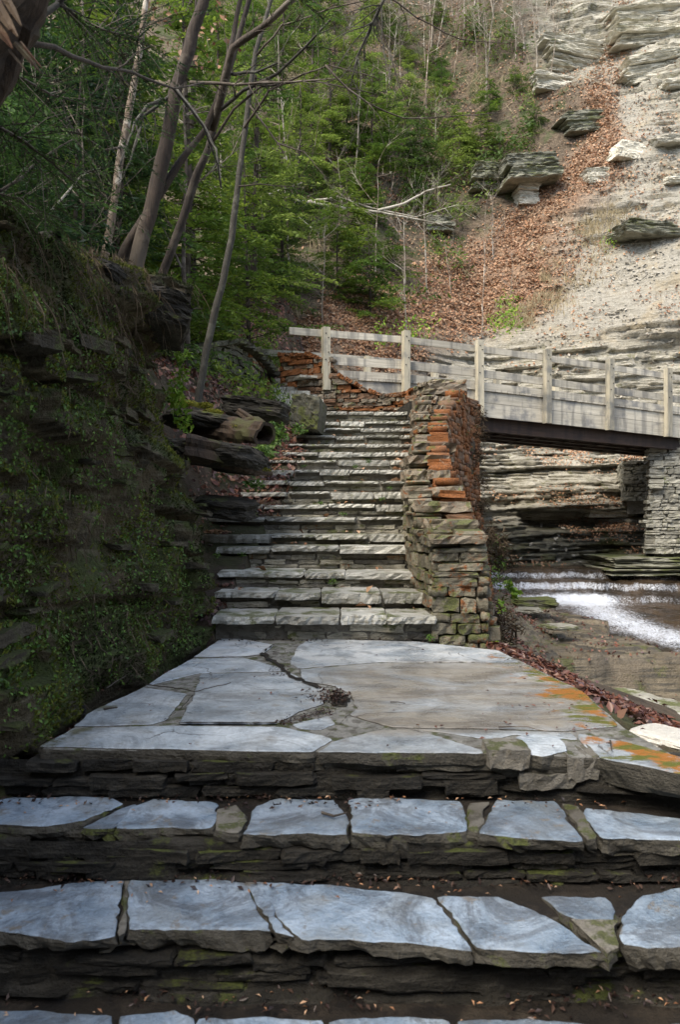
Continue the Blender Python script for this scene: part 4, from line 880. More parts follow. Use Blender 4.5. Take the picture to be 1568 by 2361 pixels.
for yb, zt_, zb_, par in ((2.86, -.06, ZA, landing), (2.53, ZA - .06, ZB, low), (2.22, ZB - .07, ZCc, low), (1.88, ZCc - .07, ZD, low)):
    z_ = zb_
    while z_ < zt_ - .02:
        h_ = U(.022, .045); x_ = -1.35
        while x_ < 1.45:
            l_ = U(.10, .36)
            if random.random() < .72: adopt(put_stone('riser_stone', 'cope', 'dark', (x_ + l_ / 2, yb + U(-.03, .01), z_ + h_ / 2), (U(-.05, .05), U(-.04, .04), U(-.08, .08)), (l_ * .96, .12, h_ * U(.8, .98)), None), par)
            x_ += l_
        z_ += h_
# ------------------------------------------------------------------ loose rocks, outcrops and logs
def rock(name, w, d, h, mat, seed, parent=None, layers=0, cuts=14, rough=.12, sharp=.6):
    """blocky broken rock with bedding layers; origin at its centre"""
    n = cuts; bm = bmesh.new(); bmesh.ops.create_cube(bm, size=1); bmesh.ops.subdivide_edges(bm, edges=bm.edges[:], cuts=n, use_grid_fill=True)
    co = np.array([v.co[:] for v in bm.verts]); s = seed * 3.7
    r = np.linalg.norm(co, axis=1)[:, None]; sp = co / (r + 1e-9) * .5; k = ss(.5, .86, r); c = co * (1 - (1 - sharp) * k) + sp * (1 - sharp) * k
    k3 = np.stack([fbm(c[:, 0] * 2 + s, c[:, 1] * 2, c[:, 2] * 2, 4), fbm(c[:, 0] * 2, c[:, 1] * 2 + s, c[:, 2] * 2 + 5, 4), fbm(c[:, 0] * 2 + 9, c[:, 1] * 2, c[:, 2] * 2 + s, 4)], 1)
    sh = .18 * vn(s, 1.5); c = c + k3 * rough; c[:, 0] += c[:, 2] * sh
    if layers:
        li = np.floor((c[:, 2] + .5) * layers + .25 * vn(c[:, 0] * 3, c[:, 1] * 3, s)); pr = (_h(li, li * 0 + int(seed * 10), li * 0) * 2 - 1) * .06
        c[:, :2] *= (1 + pr)[:, None]
    c += .025 * np.stack([vn(c[:, 0] * 14, c[:, 1] * 14, c[:, 2] * 14 + q_) for q_ in (0, 3, 7)], 1)
    c *= np.array([w, d, h])
    for v, p in zip(bm.verts, c): v.co = p
    me = bpy.data.meshes.new(name); bm.to_mesh(me); bm.free(); me.materials.append(MT[mat]); return link(name, me, parent)
def rock_at(p, w, d, h, mat, seed, label, cat='rock', rot=(0, 0, 0), name='rock', **k):
    o = rock(name, w, d, h, mat, seed, **k); o.location = p; o.rotation_euler = rot; return tag(o, label, cat)
# the overhanging slab crowning the left face
p = P(352, 735, 5.35)
rock_at((p.x + .0, p.y, p.z + .0), .50, .9, .22, 'dark', 3.3, 'big angular slab jutting out under the moss at the top of the left rock face', 'boulder', (.02, .12, .25), 'overhanging_slab', sharp=.9, rough=.10, layers=3)
for k, (px, py, d, w, dd, h, lab) in enumerate([
    (470, 975, 7.4, .75, .7, .16, 'flat dark ledge stone capped with yellow moss below the slim leaning tree'), (590, 945, 8.9, .8, .6, .24, 'mossy boulder with a flat top behind the rotten log'),
    (500, 1050, 6.9, .8, .6, .22, 'long dark wedge of rock under the rotten log'), (560, 1080, 7.3, .5, .5, .10, 'thin tilted dark flagstone pointing at the stair edge'), (520, 1170, 6.9, .55, .5, .18, 'damp dark rock at the left edge of the stair'),
    (245, 640, 4.6, .3, .4, .12, 'pale flat stone caught in roots on top of the rock face')]):
    p = P(px, py, d); rock_at(p, w, dd, h, 'dark', 5 + k, lab, 'rock', (U(-.1, .1), .12, U(-.4, .4)), layers=3)
p = P(712, 958, 11.4); rock_at((p.x, p.y, p.z), .42, .9, .50, 'mossy', 11, 'squared standing block with mossy face left of the top steps', 'block', (0, .16, -.1), 'standing_block', sharp=.95, rough=.05)
# beside the landing
for px, py, z, w, h, mat, lab in [(40, 1795, -.30, .16, .12, 'wetrock', 'wet blue black rock in the gutter left of the landing front'), (110, 1690, -.12, .11, .06, 'dark', 'small brown stone in the left gutter beside the landing corner'),
                                  (60, 1650, -.12, .10, .07, 'dark', 'small dark stone furthest left in the gutter'), (1535, 1698, -.06, .20, .04, 'whiterock', 'pale flat stone lying beside the mossy landing corner'),
                                  (175, 1640, -.1, .09, .05, 'dark', 'rusty little stone in the gutter near the landing edge')]:
    x, y = onz(px, py, z); rock_at((x, y, z), w, w * 1.3, h, mat, px * .1, lab, 'stone', (0, 0, U(-1, 1)), cuts=8, sharp=.7)
for k, (px, py, d, w, h, lab) in enumerate([(1500, 1625, 5.6, .5, .09, 'greenish flat rock at the right picture edge beyond the leaf drift'), (1555, 1650, 5.3, .35, .10, 'small striped rock beside the leaf drift at the right edge'), (1440, 1600, 6.4, .45, .07, 'thin pale flagstone below the brown ledge'),
                                            (1230, 1385, 12.3, .7, .14, 'mossy boulder on the bank beside the white rapids'), (1210, 1402, 11.8, .5, .07, 'flat grey stone at the foot of the mossy bank boulder'), (1290, 1440, 10.6, .45, .05, 'thin grey plate of shale on the wet shelf')]):
    p = P(px, py, d); rock_at((p.x, p.y, p.z - .03), w, w * .9, h, 'mossy' if k == 3 else 'grey', 30 + k, lab, 'rock', (0, 0, U(-.6, .6)), layers=3, sharp=.8)
# hillside outcrops, each a pile of slabs
def outcrop(px0, px1, ytop, ybot, n, label, mat='outcrop', tilt=0.0, skew=.0, depth=2.0, proud=.5, under=0, mid=None):
    c = hill_hit((px0 + px1) / 2, (ytop + ybot) / 2); t = thing('rock_outcrop', label, 'outcrop', c); d = c.y - proud
    hh = (ybot - ytop) * d / F / n
    for i in range(n):
        f = (i + .5) / n; a = px0 + (U(0, .12) + (mid or 0) * abs(f - .4)) * (px1 - px0); b = px1 - (U(0, .12)) * (px1 - px0) * (1.5 - f)
        y = ytop + (ybot - ytop) * f; q_ = P((a + b) / 2 + skew * (f - .5), y, d)
        w = (b - a) * d / F
        o = rock('rock_layer', w, depth * U(.85, 1.1), hh * U(.85, 1.05), mat, px0 * .01 + i * 1.7 + ytop * .03, None, layers=2, cuts=12, rough=.06, sharp=1.0)
        o.parent = t; o.location = (q_.x - c.x, d + depth / 2 + U(-.12, .12) - c.y + (.35 if under and i == n - 1 else 0), q_.z - c.z); o.rotation_euler = (U(-.03, .03) + .05, tilt + U(-.02, .02), U(-.08, .08) + .12)
    return t
outcrop(1245, 1402, 70, 158, 5, 'pale layered outcrop with a peaked top under the bare trees', tilt=.10, depth=3, proud=.8)
outcrop(1222, 1330, 160, 206, 2, 'blocky pale boulder under the layered outcrop', tilt=.05, depth=2, proud=.5)
outcrop(1405, 1580, 40, 100, 4, 'uppermost right band of thick dark and pale rock shelves', tilt=-.10, depth=3, proud=.8)
outcrop(1400, 1590, 0, 48, 3, 'mossy rock crest at the top right picture corner', tilt=-.12, depth=3, proud=.5)
outcrop(1430, 1600, 112, 176, 3, 'rounded pale ledge right of the red leaf chute', tilt=-.22, depth=3, proud=.7)
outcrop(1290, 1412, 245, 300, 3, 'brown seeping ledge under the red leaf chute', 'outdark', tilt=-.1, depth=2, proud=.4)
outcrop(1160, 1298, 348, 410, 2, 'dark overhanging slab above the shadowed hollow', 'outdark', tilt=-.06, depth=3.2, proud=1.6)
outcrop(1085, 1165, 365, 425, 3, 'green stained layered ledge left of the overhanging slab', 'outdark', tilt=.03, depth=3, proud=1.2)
outcrop(1190, 1245, 422, 468, 3, 'little stack of pale stones inside the shadowed hollow', depth=1.2, proud=.5)
outcrop(1415, 1497, 318, 360, 1, 'single pale squared boulder high on the shale slope', tilt=.08, depth=1.5, proud=.6)
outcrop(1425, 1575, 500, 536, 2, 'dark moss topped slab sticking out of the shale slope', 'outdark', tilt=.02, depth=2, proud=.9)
outcrop(1350, 1415, 380, 425, 3, 'small stepped ledge below the pale squared boulder', tilt=-.08, depth=1.2, proud=.3)
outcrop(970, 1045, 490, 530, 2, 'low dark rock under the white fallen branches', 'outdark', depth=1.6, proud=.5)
outcrop(1160, 1360, 1172, 1196, 1, 'flat topped ledge roofing the dark hollow below the bridge', tilt=.01, depth=2.2, proud=.3)
outcrop(1330, 1500, 1166, 1192, 1, 'pale shelf leading to the foot of the far pier', tilt=.0, depth=2.2, proud=.3)
for k, (px, py, w) in enumerate([(1540, 330, 1.2), (1550, 420, .7), (1560, 200, 1.1)]):
    c = hill_hit(px, py); rock_at(c, w, .9, .28, 'outcrop', 60 + k, ['broad pale slab beside the right edge, level with the squared boulder', 'pale slab at the right edge below the squared boulder', 'long pale ledge at the right edge under the thick shelves', 'pale ledge fragment between the red leaf chute and the right edge', 'shale slab just under the moss topped slab',
        'small stone in the dry grass left of centre on the slope', 'small stone low on the smooth shale apron', 'small stone at the lower rim of the leaf band', 'tilted slab just below the broad pale slab', 'small stone between dry grass and shale apron'][k], 'rock', (.1, -.06, 0), layers=3, sharp=.85)

# rotten hollow log at the stair edge, mossy stump and the broken trunk in the upper left corner
lg = thing('rotten_log', 'hollow rotten mossy log lying over the dark rocks left of the stair', 'log', P(540, 1000, 7.0))
def outer_log(pts, rad, name, mat, parent, hollow=True):
    V, Fc = [], []; n = 20; Pp, Rr = refine(pts, rad, .035, .004)
    for i, p in enumerate(Pp):
        d = (Pp[min(i + 1, len(Pp) - 1)] - Pp[max(i - 1, 0)]).normalized(); u = d.cross(Vector((0, 0, 1))).normalized(); w = d.cross(u)
        for k in range(n):
            a = 2 * math.pi * k / n; r = Rr[i] * (1 + .6 * float(fbm(math.cos(a) * 1.6 + 4, math.sin(a) * 1.6, i * .09, 4)) + .05 * float(vn(k * 1.7, i * .4)))
            V.append(p + u * math.cos(a) * r + w * math.sin(a) * r * .8)
    m = len(Pp)
    for i in range(m - 1):
        for k in range(n): a = i * n + k; b = i * n + (k + 1) % n; Fc.append((a, b, b + n, a + n))
    if hollow:                                      # inward wall at the open end
        base = (m - 1) * n; c = Pp[-1]; o0 = len(V); ax = (Pp[-1] - Pp[-2]).normalized()
        for k in range(n): V.append(c + (V[base + k] - c) * .74)
        for k in range(n): V.append(c + (V[base + k] - c) * .6 - ax * .35)
        for k in range(n): Fc.append((base + k, base + (k + 1) % n, o0 + (k + 1) % n, o0 + k)); Fc.append((o0 + k, o0 + (k + 1) % n, o0 + n + (k + 1) % n, o0 + n + k))
        Fc.append(tuple(range(o0 + n, o0 + 2 * n)))
    return adopt(mk(name, [tuple(v) for v in V], Fc, mat), parent)
outer_log([P(440, 985, 7.6), P(500, 985, 7.3), P(560, 995, 7.1), P(612, 1003, 6.9)], [.10, .14, .15, .13], 'trunk', 'log', lg)
outer_log([P(560, 985, 7.25), P(590, 975, 7.2), P(606, 985, 7.15)], [.09, .08, .06], 'burl', 'log', lg)
sl = thing('fallen_log', 'thick dark fallen log slanting down to the stair under the hollow one', 'log', P(540, 1065, 6.7))
outer_log([P(425, 1030, 6.6), P(500, 1045, 6.7), P(570, 1078, 6.8), P(625, 1092, 7.0)], [.14, .13, .08, .03], 'trunk', 'log', sl, False)
st_ = thing('cut_stump', 'short sawn log end lying on top of the left rock face', 'log', P(115, 545, 3.9))
outer_log([P(95, 547, 3.95), P(112, 545, 3.9), P(130, 544, 3.85)], [.03, .03, .03], 'trunk', 'barkdark', st_, False)
bt = thing('broken_trunk', 'leaning dark trunk with a splintered orange break in the top left corner', 'tree', P(0, 200, 2.3))
outer_log([P(-280, 560, 2.5), P(-150, 350, 2.4), P(-30, 170, 2.35), P(55, 0, 2.3), P(120, -160, 2.3)], [.10, .10, .09, .085, .08], 'trunk', 'log', bt, False)
for k, (a, b, w) in enumerate([((20, 115), (62, 168), .004), ((34, 100), (96, 170), .007), ((46, 98), (98, 160), .004), ((-5, 20), (40, 85), .012), ((-10, 60), (28, 112), .014), ((10, -10), (48, 60), .010), ((-20, -10), (24, 70), .016)]):
    mb = MB(); pa, pb = P(a[0], a[1], 2.12), P(b[0], b[1], 2.1); mb.tube([pa, pa.lerp(pb, .5), pb], [w * 1.2, w, w * .25], 5, .3); adopt(mb.build('splinter', 'splinter' if k > 1 else 'log'), bt)

# ------------------------------------------------------------------ traced trunks and branches of the near trees
def branch(parent, pts, rad, mat='barktwig', twigs=0, spread=.5, tw=.35, name='branch', seed=0):
    Pp, Rr = refine([P(*p) for p in pts], np.interp(range(len(pts)), [0, len(pts) - 1], rad), .12, .006); mb = MB(); mb.tube(Pp, Rr, 6)
    for k in range(twigs):
        i = random.randrange(len(Pp) // 5, len(Pp) - 1); d = (Pp[min(i + 2, len(Pp) - 1)] - Pp[i - 1]).normalized(); dr = (d * .7 + Vector((U(-1, 1), U(-1, 1), U(-1, .8))) * spread).normalized()
        L = tw * U(.4, 1.3); p0 = Pp[i]; pts2 = [p0]; 
        for j in range(5): dr = (dr + Vector((U(-1, 1), U(-1, 1), U(-1, 1))) * .22).normalized(); pts2.append(pts2[-1] + dr * L / 5)
        r0 = min(Rr[i] * .55, .007); mb.tube(pts2, [r0 * (1 - .16 * j) for j in range(6)], 4)
        for h in range(2):
            j = random.randint(1, 4); d2 = (dr + Vector((U(-1, 1), U(-1, 1), U(-1, 1))) * .8).normalized(); mb.tube([pts2[j], pts2[j] + d2 * L * .22, pts2[j] + d2 * L * .45 + Vector((0, 0, U(-.03, .03)))], [r0 * .5, r0 * .4, r0 * .25], 3)
    return adopt(mb.build(name, mat, None, True), parent)
def trunk(parent, pts, rad, mat, n=12, name='trunk'):
    Pp, Rr = refine([P(*p) for p in pts], [r_0 * .86 for r_0 in rad], .07, .0); 
    Pp = [p + Vector((fbm(i * .11, rad[0] * 99, 0, 3), 0, 0)) * rad[0] * .5 for i, p in enumerate(Pp)]
    V, Fc = [], []
    for i, p in enumerate(Pp):
        for k in range(n):
            a = 2 * math.pi * k / n; r = Rr[i] * (1 + .10 * float(vn(math.cos(a) * 1.5 + 3, math.sin(a) * 1.5, i * .35))); V.append((p.x + math.cos(a) * r, p.y + math.sin(a) * r, p.z))
    for i in range(len(Pp) - 1):
        for k in range(n): a = i * n + k; b = i * n + (k + 1) % n; Fc.append((a, b, b + n, a + n))
    return adopt(mk(name, V, Fc, mat, None, True), parent)
t1 = thing('forked_tree', 'thick brown tree trunk with a forked limb rising from the left rock face', 'tree', P(308, 625, 7.2))
trunk(t1, [(300, 660, 7.2), (308, 625, 7.2), (345, 480, 7.2), (380, 340, 7.2), (410, 200, 7.2), (440, 90, 7.2), (478, -40, 7.2), (520, -200, 7.2)], [.11, .095, .085, .082, .075, .07, .065, .055], 'bark')
trunk(t1, [(262, 640, 7.3), (290, 570, 7.3), (335, 500, 7.3), (372, 445, 7.3), (430, 360, 7.35), (474, 300, 7.4), (510, 190, 7.4), (540, 70, 7.4), (565, -60, 7.4)], [.08, .07, .06, .052, .045, .04, .036, .03, .025], 'bark', name='limb')
branch(t1, [(400, 215, 7.2), (330, 270, 7.0), (300, 370, 6.8), (285, 400, 6.7)], [.02, .006], 'barkdark', 3)
branch(t1, [(372, 230, 7.1), (340, 245, 6.9), (310, 280, 6.7), (275, 385, 6.4)], [.022, .006], 'barkdark', 4)
branch(t1, [(438, 190, 7.1), (540, 195, 6.9), (640, 190, 6.7), (780, 180, 6.4)], [.018, .004], 'barktwig', 14)
branch(t1, [(405, 205, 7.1), (470, 290, 6.8), (498, 345, 6.6), (510, 432, 6.5)], [.02, .007], 'barkdark', 5)
t2 = thing('slender_tree', 'slender reddish brown trunk standing right of the forked tree', 'tree', P(370, 645, 7.6))
trunk(t2, [(362, 680, 7.6), (372, 640, 7.6), (420, 500, 7.6), (455, 400, 7.6), (480, 340, 7.6), (500, 260, 7.6), (530, 150, 7.6), (575, 0, 7.6), (600, -100, 7.6)], [.065, .058, .054, .05, .046, .042, .038, .03, .025], 'bark')
branch(t2, [(488, 300, 7.5), (510, 220, 7.3), (535, 110, 7.1), (610, 60, 6.9), (684, -10, 6.7)], [.045, .03], 'barktwig', 10)
branch(t2, [(500, 260, 7.4), (560, 210, 7.2), (640, 170, 7.0), (700, 110, 6.8), (762, 45, 6.6)], [.022, .01], 'barkdark', 10)
branch(t2, [(518, 165, 7.4), (540, 170, 7.2), (590, 165, 7.0), (640, 145, 6.8)], [.02, .008], 'barkdark', 8)
branch(t2, [(480, 340, 7.5), (540, 250, 7.3), (600, 200, 7.2), (720, 185, 7.0), (860, 215, 6.8)], [.018, .004], 'barktwig', 16)
t3 = thing('pale_tree', 'thin pale blotched trunk furthest left on the rock face', 'tree', P(236, 600, 8.0))
trunk(t3, [(228, 640, 8.0), (240, 595, 8.0), (260, 470, 8.0), (280, 340, 8.0), (305, 200, 8.0), (320, 120, 8.0), (335, 0, 8.0), (345, -100, 8.0)], [.06, .055, .05, .047, .044, .04, .036, .03], 'barkpale')
branch(t3, [(280, 340, 8.0), (240, 345, 7.6), (200, 320, 7.4), (140, 290, 7.2)], [.014, .004], 'barktwig', 8)
t4 = thing('leaning_tree', 'slim dark smooth trunk leaning up from beside the mossy retaining wall', 'tree', P(455, 935, 8.2))
trunk(t4, [(448, 960, 8.2), (455, 930, 8.2), (475, 800, 8.2), (510, 660, 8.2), (532, 550, 8.2), (545, 440, 8.2), (560, 330, 8.2), (572, 230, 8.2), (590, 120, 8.2), (618, 20, 8.2), (650, -100, 8.2)], [.058, .052, .05, .047, .044, .04, .037, .034, .03, .026, .02], 'barkdark')
branch(t4, [(560, 300, 8.2), (620, 210, 7.9), (700, 170, 7.7), (760, 150, 7.5), (870, 180, 7.3)], [.016, .004], 'barktwig', 18, .6)
branch(t4, [(572, 240, 8.2), (640, 330, 8.0), (700, 350, 7.8), (760, 420, 7.6)], [.012, .003], 'barktwig', 12)
branch(t4, [(545, 430, 8.2), (600, 425, 8.0), (680, 430, 7.8)], [.010, .003], 'barktwig', 6)
branch(t4, [(590, 130, 8.2), (650, 60, 8.0), (760, 20, 7.8), (900, -10, 7.6)], [.014, .004], 'barktwig', 14)
# near branches reaching in from the dark tree in the corner
nb_ = thing('reaching_branch', 'long bare branch reaching in from the broken trunk at the top left', 'branch', P(50, 100, 2.5))
branch(nb_, [(50, 98, 2.5), (120, 112, 2.7), (200, 145, 3.0), (300, 168, 3.4), (400, 205, 3.8), (470, 190, 4.0)], [.012, .004], 'barktwig', 8, .5, .3)
branch(nb_, [(400, 205, 3.8), (470, 290, 4.0), (500, 380, 4.2), (508, 430, 4.3)], [.007, .004], 'barkdark', 3, .5, .15)
branch(nb_, [(60, 60, 2.5), (130, 10, 2.6), (200, -60, 2.7)], [.014, .008], 'barkdark', 5, .5, .3)
for k, (pts, r, lab, mt, tw) in enumerate([
    ([(0, 440, 3.4), (90, 370, 3.8), (140, 335, 4.0), (180, 317, 4.2)], [.007, .003], 'thin grey stick rising from the left edge against the dark hemlocks', 'barktwig', 2),
    ([(115, 487, 4.2), (150, 450, 4.3), (185, 405, 4.4), (212, 395, 4.4)], [.008, .003], 'bleached broken stick poking up from the rock face', 'deadwood', 2),
    ([(120, 582, 4.2), (220, 600, 4.8), (300, 615, 5.3), (378, 648, 5.6)], [.010, .006], 'dead pole lying along the top of the rock face', 'barkpale', 2)]):
    t = thing('dead_stick', lab, 'stick', P(*pts[0])); branch(t, pts, r, mt, tw, .5, .12, 'stem')
ob = thing('overhanging_twigs', 'bare dark twigs hanging down across the top centre against the green hillside', 'branch', P(900, -20, 6.0))
branch(ob, [(900, -30, 6.0), (860, 50, 6.1), (825, 130, 6.2), (808, 200, 6.3)], [.016, .005], 'barkdark', 14, .6, .5)
branch(ob, [(750, 150, 6.2), (800, 205, 6.2), (850, 240, 6.2), (930, 272, 6.2), (1040, 268, 6.3), (1149, 260, 6.4)], [.009, .003], 'barktwig', 16, .6, .4)
branch(ob, [(870, 40, 6.1), (900, 120, 6.1), (920, 200, 6.1), (945, 250, 6.1)], [.007, .002], 'barktwig', 10, .6, .4)
branch(ob, [(880, -20, 6.0), (960, 40, 6.0), (1060, 90, 6.0), (1180, 100, 6.0)], [.008, .002], 'barktwig', 14, .6, .4)
dl = thing('fallen_branches', 'bleached fallen limb with white forks lying on the slope at picture centre', 'branch', hill_hit(860, 470))
dd0 = hill_hit(860, 500).y - 3.5
for pts, r, tw in [([(640, 455, 0), (720, 468, 0), (800, 480, 0), (880, 490, 0), (1020, 517, 0)], [.07, .025], 14), ([(870, 486, 0), (930, 470, 0), (985, 440, 0), (1040, 425, 0)], [.05, .015], 10), ([(700, 465, 0), (780, 455, 0), (860, 480, 0)], [.035, .015], 8), ([(640, 455, 0), (700, 510, 0), (760, 560, 0)], [.03, .008], 8), ([(560, 470, 0), (640, 440, 0), (700, 420, 0)], [.035, .01], 8), ([(860, 480, 0), (960, 500, 0), (1060, 470, 0)], [.02, .006], 10)]:
    branch(dl, [(a, b, dd0 + .01 * a / 10) for a, b, _ in pts], r, 'deadwood', tw, .7, 1.0)

# ------------------------------------------------------------------ hemlocks: trunk and crown shared by many copies
def hemlock(seed, H=7.0, R=2.1, rows=34, leafm='hem', low=.04, dens=1.0):
    r = np.random.default_rng(seed); mb = MB(); tr = [(0.06 * math.sin(z * .9 + seed), 0.05 * math.cos(z * .7), z) for z in np.linspace(-.4, H, 12)]
    mb.tube(tr, list(np.linspace(.10, .012, 12) * H / 7), 7)
    tm = bpy.data.meshes.new('trunk'); tm.from_pydata([tuple(v) for v in mb.V], [], mb.F); tm.materials.append(MT['bark'])
    Pn, Nn, Dn = [], [], []; bm_ = MB()
    for i in range(int(rows * dens)):
        z = H * (low + (1 - low) * (max(0, i + r.uniform(-.4, .4)) / rows / dens) ** 1.05); L = R * max(0, 1 - z / H) ** .75 * r.uniform(.65, 1.15) + .15
        for b in range(3):
            az = r.uniform(0, 2 * math.pi); el = r.uniform(-.1, .25); droop = r.uniform(.15, .35); L2 = L * r.uniform(.6, 1.1)
            d = np.array([math.cos(az), math.sin(az), 0]); sd_ = np.array([-math.sin(az), math.cos(az), 0])
            pts = [np.array([0, 0, z]) + d * L2 * t + np.array([0, 0, 1]) * (el * L2 * t - droop * L2 * t * t) for t in np.linspace(0, 1, 5)]
            bm_.tube([tuple(p) for p in pts], [.016, .012, .009, .006, .003], 3)
            nt_ = max(4, int(L2 / .085))
            for k in range(nt_):
                t = .18 + .82 * (k + r.random()) / nt_; p = np.array([0, 0, z]) + d * L2 * t + np.array([0, 0, 1]) * (el * L2 * t - droop * L2 * t * t)
                for s in (-1, 1):
                    tl_ = (.46 * (1 - t) + .13) * r.uniform(.6, 1.2) * min(1, L2); dirn = d * .6 + sd_ * s * .9 + np.array([0, 0, r.uniform(-.35, .05)]); dirn /= np.linalg.norm(dirn)
                    m_ = max(2, int(tl_ / .07))
                    for j in range(m_):
                        q_ = p + dirn * tl_ * (j + .5) / m_ + r.normal(0, .012, 3) + np.array([0, 0, -.08 * ((j + .5) / m_) ** 2])
                        Pn.append(q_); Nn.append((0, 0, 1.0)); Dn.append(dirn + r.normal(0, .45, 3) * np.array([1, 1, .3]))
    V, Fi = cards(np.array(Pn), np.array(Nn), .125, .36, .38, seed, 0, np.array(Dn))
    o = mk('crown', V, Fi, leafm); cm = o.data; bpy.data.objects.remove(o)
    bmesh_ = bpy.data.meshes.new('limbs'); bmesh_.from_pydata([tuple(v) for v in bm_.V], [], bm_.F); bmesh_.materials.append(MT['barktwig'])
    return tm, cm, bmesh_
HV = [hemlock(1, 7, 2.2), hemlock(2, 7, 1.9, 30), hemlock(3, 5, 2.3, 26), hemlock(4, 3, 1.7, 20)]
def with_mat(cm, mat): c = cm.copy(); c.materials.clear(); c.materials.append(MT[mat]); return c
HVm = {(i, m_): with_mat(HV[i][1], m_) for i in range(4) for m_ in ('hem', 'hemlight', 'hemdark')}
def plant_hemlock(loc, v, s, mat, label, group=None, lean=0):
    t = thing('hemlock_tree', label, 'conifer', loc, U(0, 6.28), group); t.scale = (s * U(.9, 1.1), s * U(.9, 1.1), s); t.rotation_euler[0] = lean
    link('trunk', HV[v][0], t); stuff(link('limbs', HV[v][2], t)); stuff(link('crown', HVm[(v, mat)], t)); return t
hillh = [  # base px, base py, variant, scale, material, label
    (850, 735, 3, 1.05, 'hem', 'bushy dark hemlock just above the footbridge rail'), (780, 690, 2, .7, 'hem', 'dense hemlock left of the bushy one over the bridge'), (905, 640, 3, .8, 'hem', 'small bright hemlock right of the bushy one'),
    (650, 700, 0, .72, 'hemlight', 'feathery hemlock behind the stacked wall coping'), (560, 700, 1, .85, 'hem', 'tall hemlock right of the leaning trunk'), (690, 560, 1, .8, 'hemlight', 'pale green hemlock left of the white fallen limb'),
    (600, 560, 0, .9, 'hem', 'mid green hemlock behind the leaning trunk'), (760, 430, 0, .8, 'hemlight', 'light hemlock just above the white fallen limb'), (860, 400, 2, .9, 'hem', 'round hemlock at picture centre above the fallen limb'),
    (970, 400, 3, 1.0, 'hemlight', 'low hemlock left of the green stained ledge'), (1110, 355, 3, .85, 'hem', 'dark spreading hemlock rooted on the green stained ledge'), (1050, 330, 3, .8, 'hem', 'spreading hemlock left of the ledge hemlock'),
    (940, 300, 2, .8, 'hemlight', 'yellow green hemlock above centre'), (1020, 230, 2, .55, 'hemlight', 'hemlock below the grey thicket'), (1190, 215, 3, .6, 'hem', 'small hemlock beside the blocky boulder'), (840, 260, 0, .8, 'hemlight', 'tall light hemlock behind the hanging twigs'),
    (930, 150, 2, .6, 'hemlight', 'hemlock at the lower rim of the grey thicket'), (720, 330, 1, .9, 'hem', 'hemlock between the leaning trunk and the hanging twigs'), (1010, 60, 3, .6, 'hemlight', 'little hemlock near the top edge in the grey thicket'),
    (770, 200, 1, .8, 'hemlight', 'hemlock high behind the crossing branches'), (650, 260, 0, .9, 'hemlight', 'sunlit hemlock high behind the leaning trunk'), (1130, 270, 3, .8, 'hem', 'tiny hemlock over the shaded ledge'),
    (870, 90, 2, .9, 'hemlight', 'pale hemlock near the top edge, left of the thicket'), (560, 380, 1, .9, 'hem', 'hemlock seen between the slender and leaning trunks'), (1240, 300, 3, .5, 'hem', 'seedling hemlock right of the shaded ledge')]
for px, py, v, s, mt, lab in hillh:
    c = hill_hit(px, py); s *= .85 if px > 880 else 1; plant_hemlock((c.x, c.y + .1, c.z - .2), v, s, mt, lab, 'hemlocks on the hillside')
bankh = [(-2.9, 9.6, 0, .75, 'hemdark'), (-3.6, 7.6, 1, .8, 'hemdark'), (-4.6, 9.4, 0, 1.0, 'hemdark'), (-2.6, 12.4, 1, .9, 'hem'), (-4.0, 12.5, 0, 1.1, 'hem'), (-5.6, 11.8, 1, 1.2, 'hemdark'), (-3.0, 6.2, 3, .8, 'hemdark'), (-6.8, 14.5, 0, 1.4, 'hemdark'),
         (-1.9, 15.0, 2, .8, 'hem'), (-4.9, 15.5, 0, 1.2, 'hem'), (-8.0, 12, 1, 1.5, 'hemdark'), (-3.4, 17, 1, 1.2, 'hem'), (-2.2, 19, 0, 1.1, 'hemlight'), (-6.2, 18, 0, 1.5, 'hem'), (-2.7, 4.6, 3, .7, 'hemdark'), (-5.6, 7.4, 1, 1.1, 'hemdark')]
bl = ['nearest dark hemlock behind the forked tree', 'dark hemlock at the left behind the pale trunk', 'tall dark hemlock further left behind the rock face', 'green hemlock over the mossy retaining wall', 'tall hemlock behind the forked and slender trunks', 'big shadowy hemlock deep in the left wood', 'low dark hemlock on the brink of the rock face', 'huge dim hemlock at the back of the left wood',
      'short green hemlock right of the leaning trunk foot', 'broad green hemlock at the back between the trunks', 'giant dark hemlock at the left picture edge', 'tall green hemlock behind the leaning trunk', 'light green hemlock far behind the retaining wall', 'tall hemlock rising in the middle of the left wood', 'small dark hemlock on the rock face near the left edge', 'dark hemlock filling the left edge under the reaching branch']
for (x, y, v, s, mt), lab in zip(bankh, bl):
    plant_hemlock((x, y, float(ground_z(x, y)) - .1), v, s, mt, lab, 'hemlocks in the left wood')
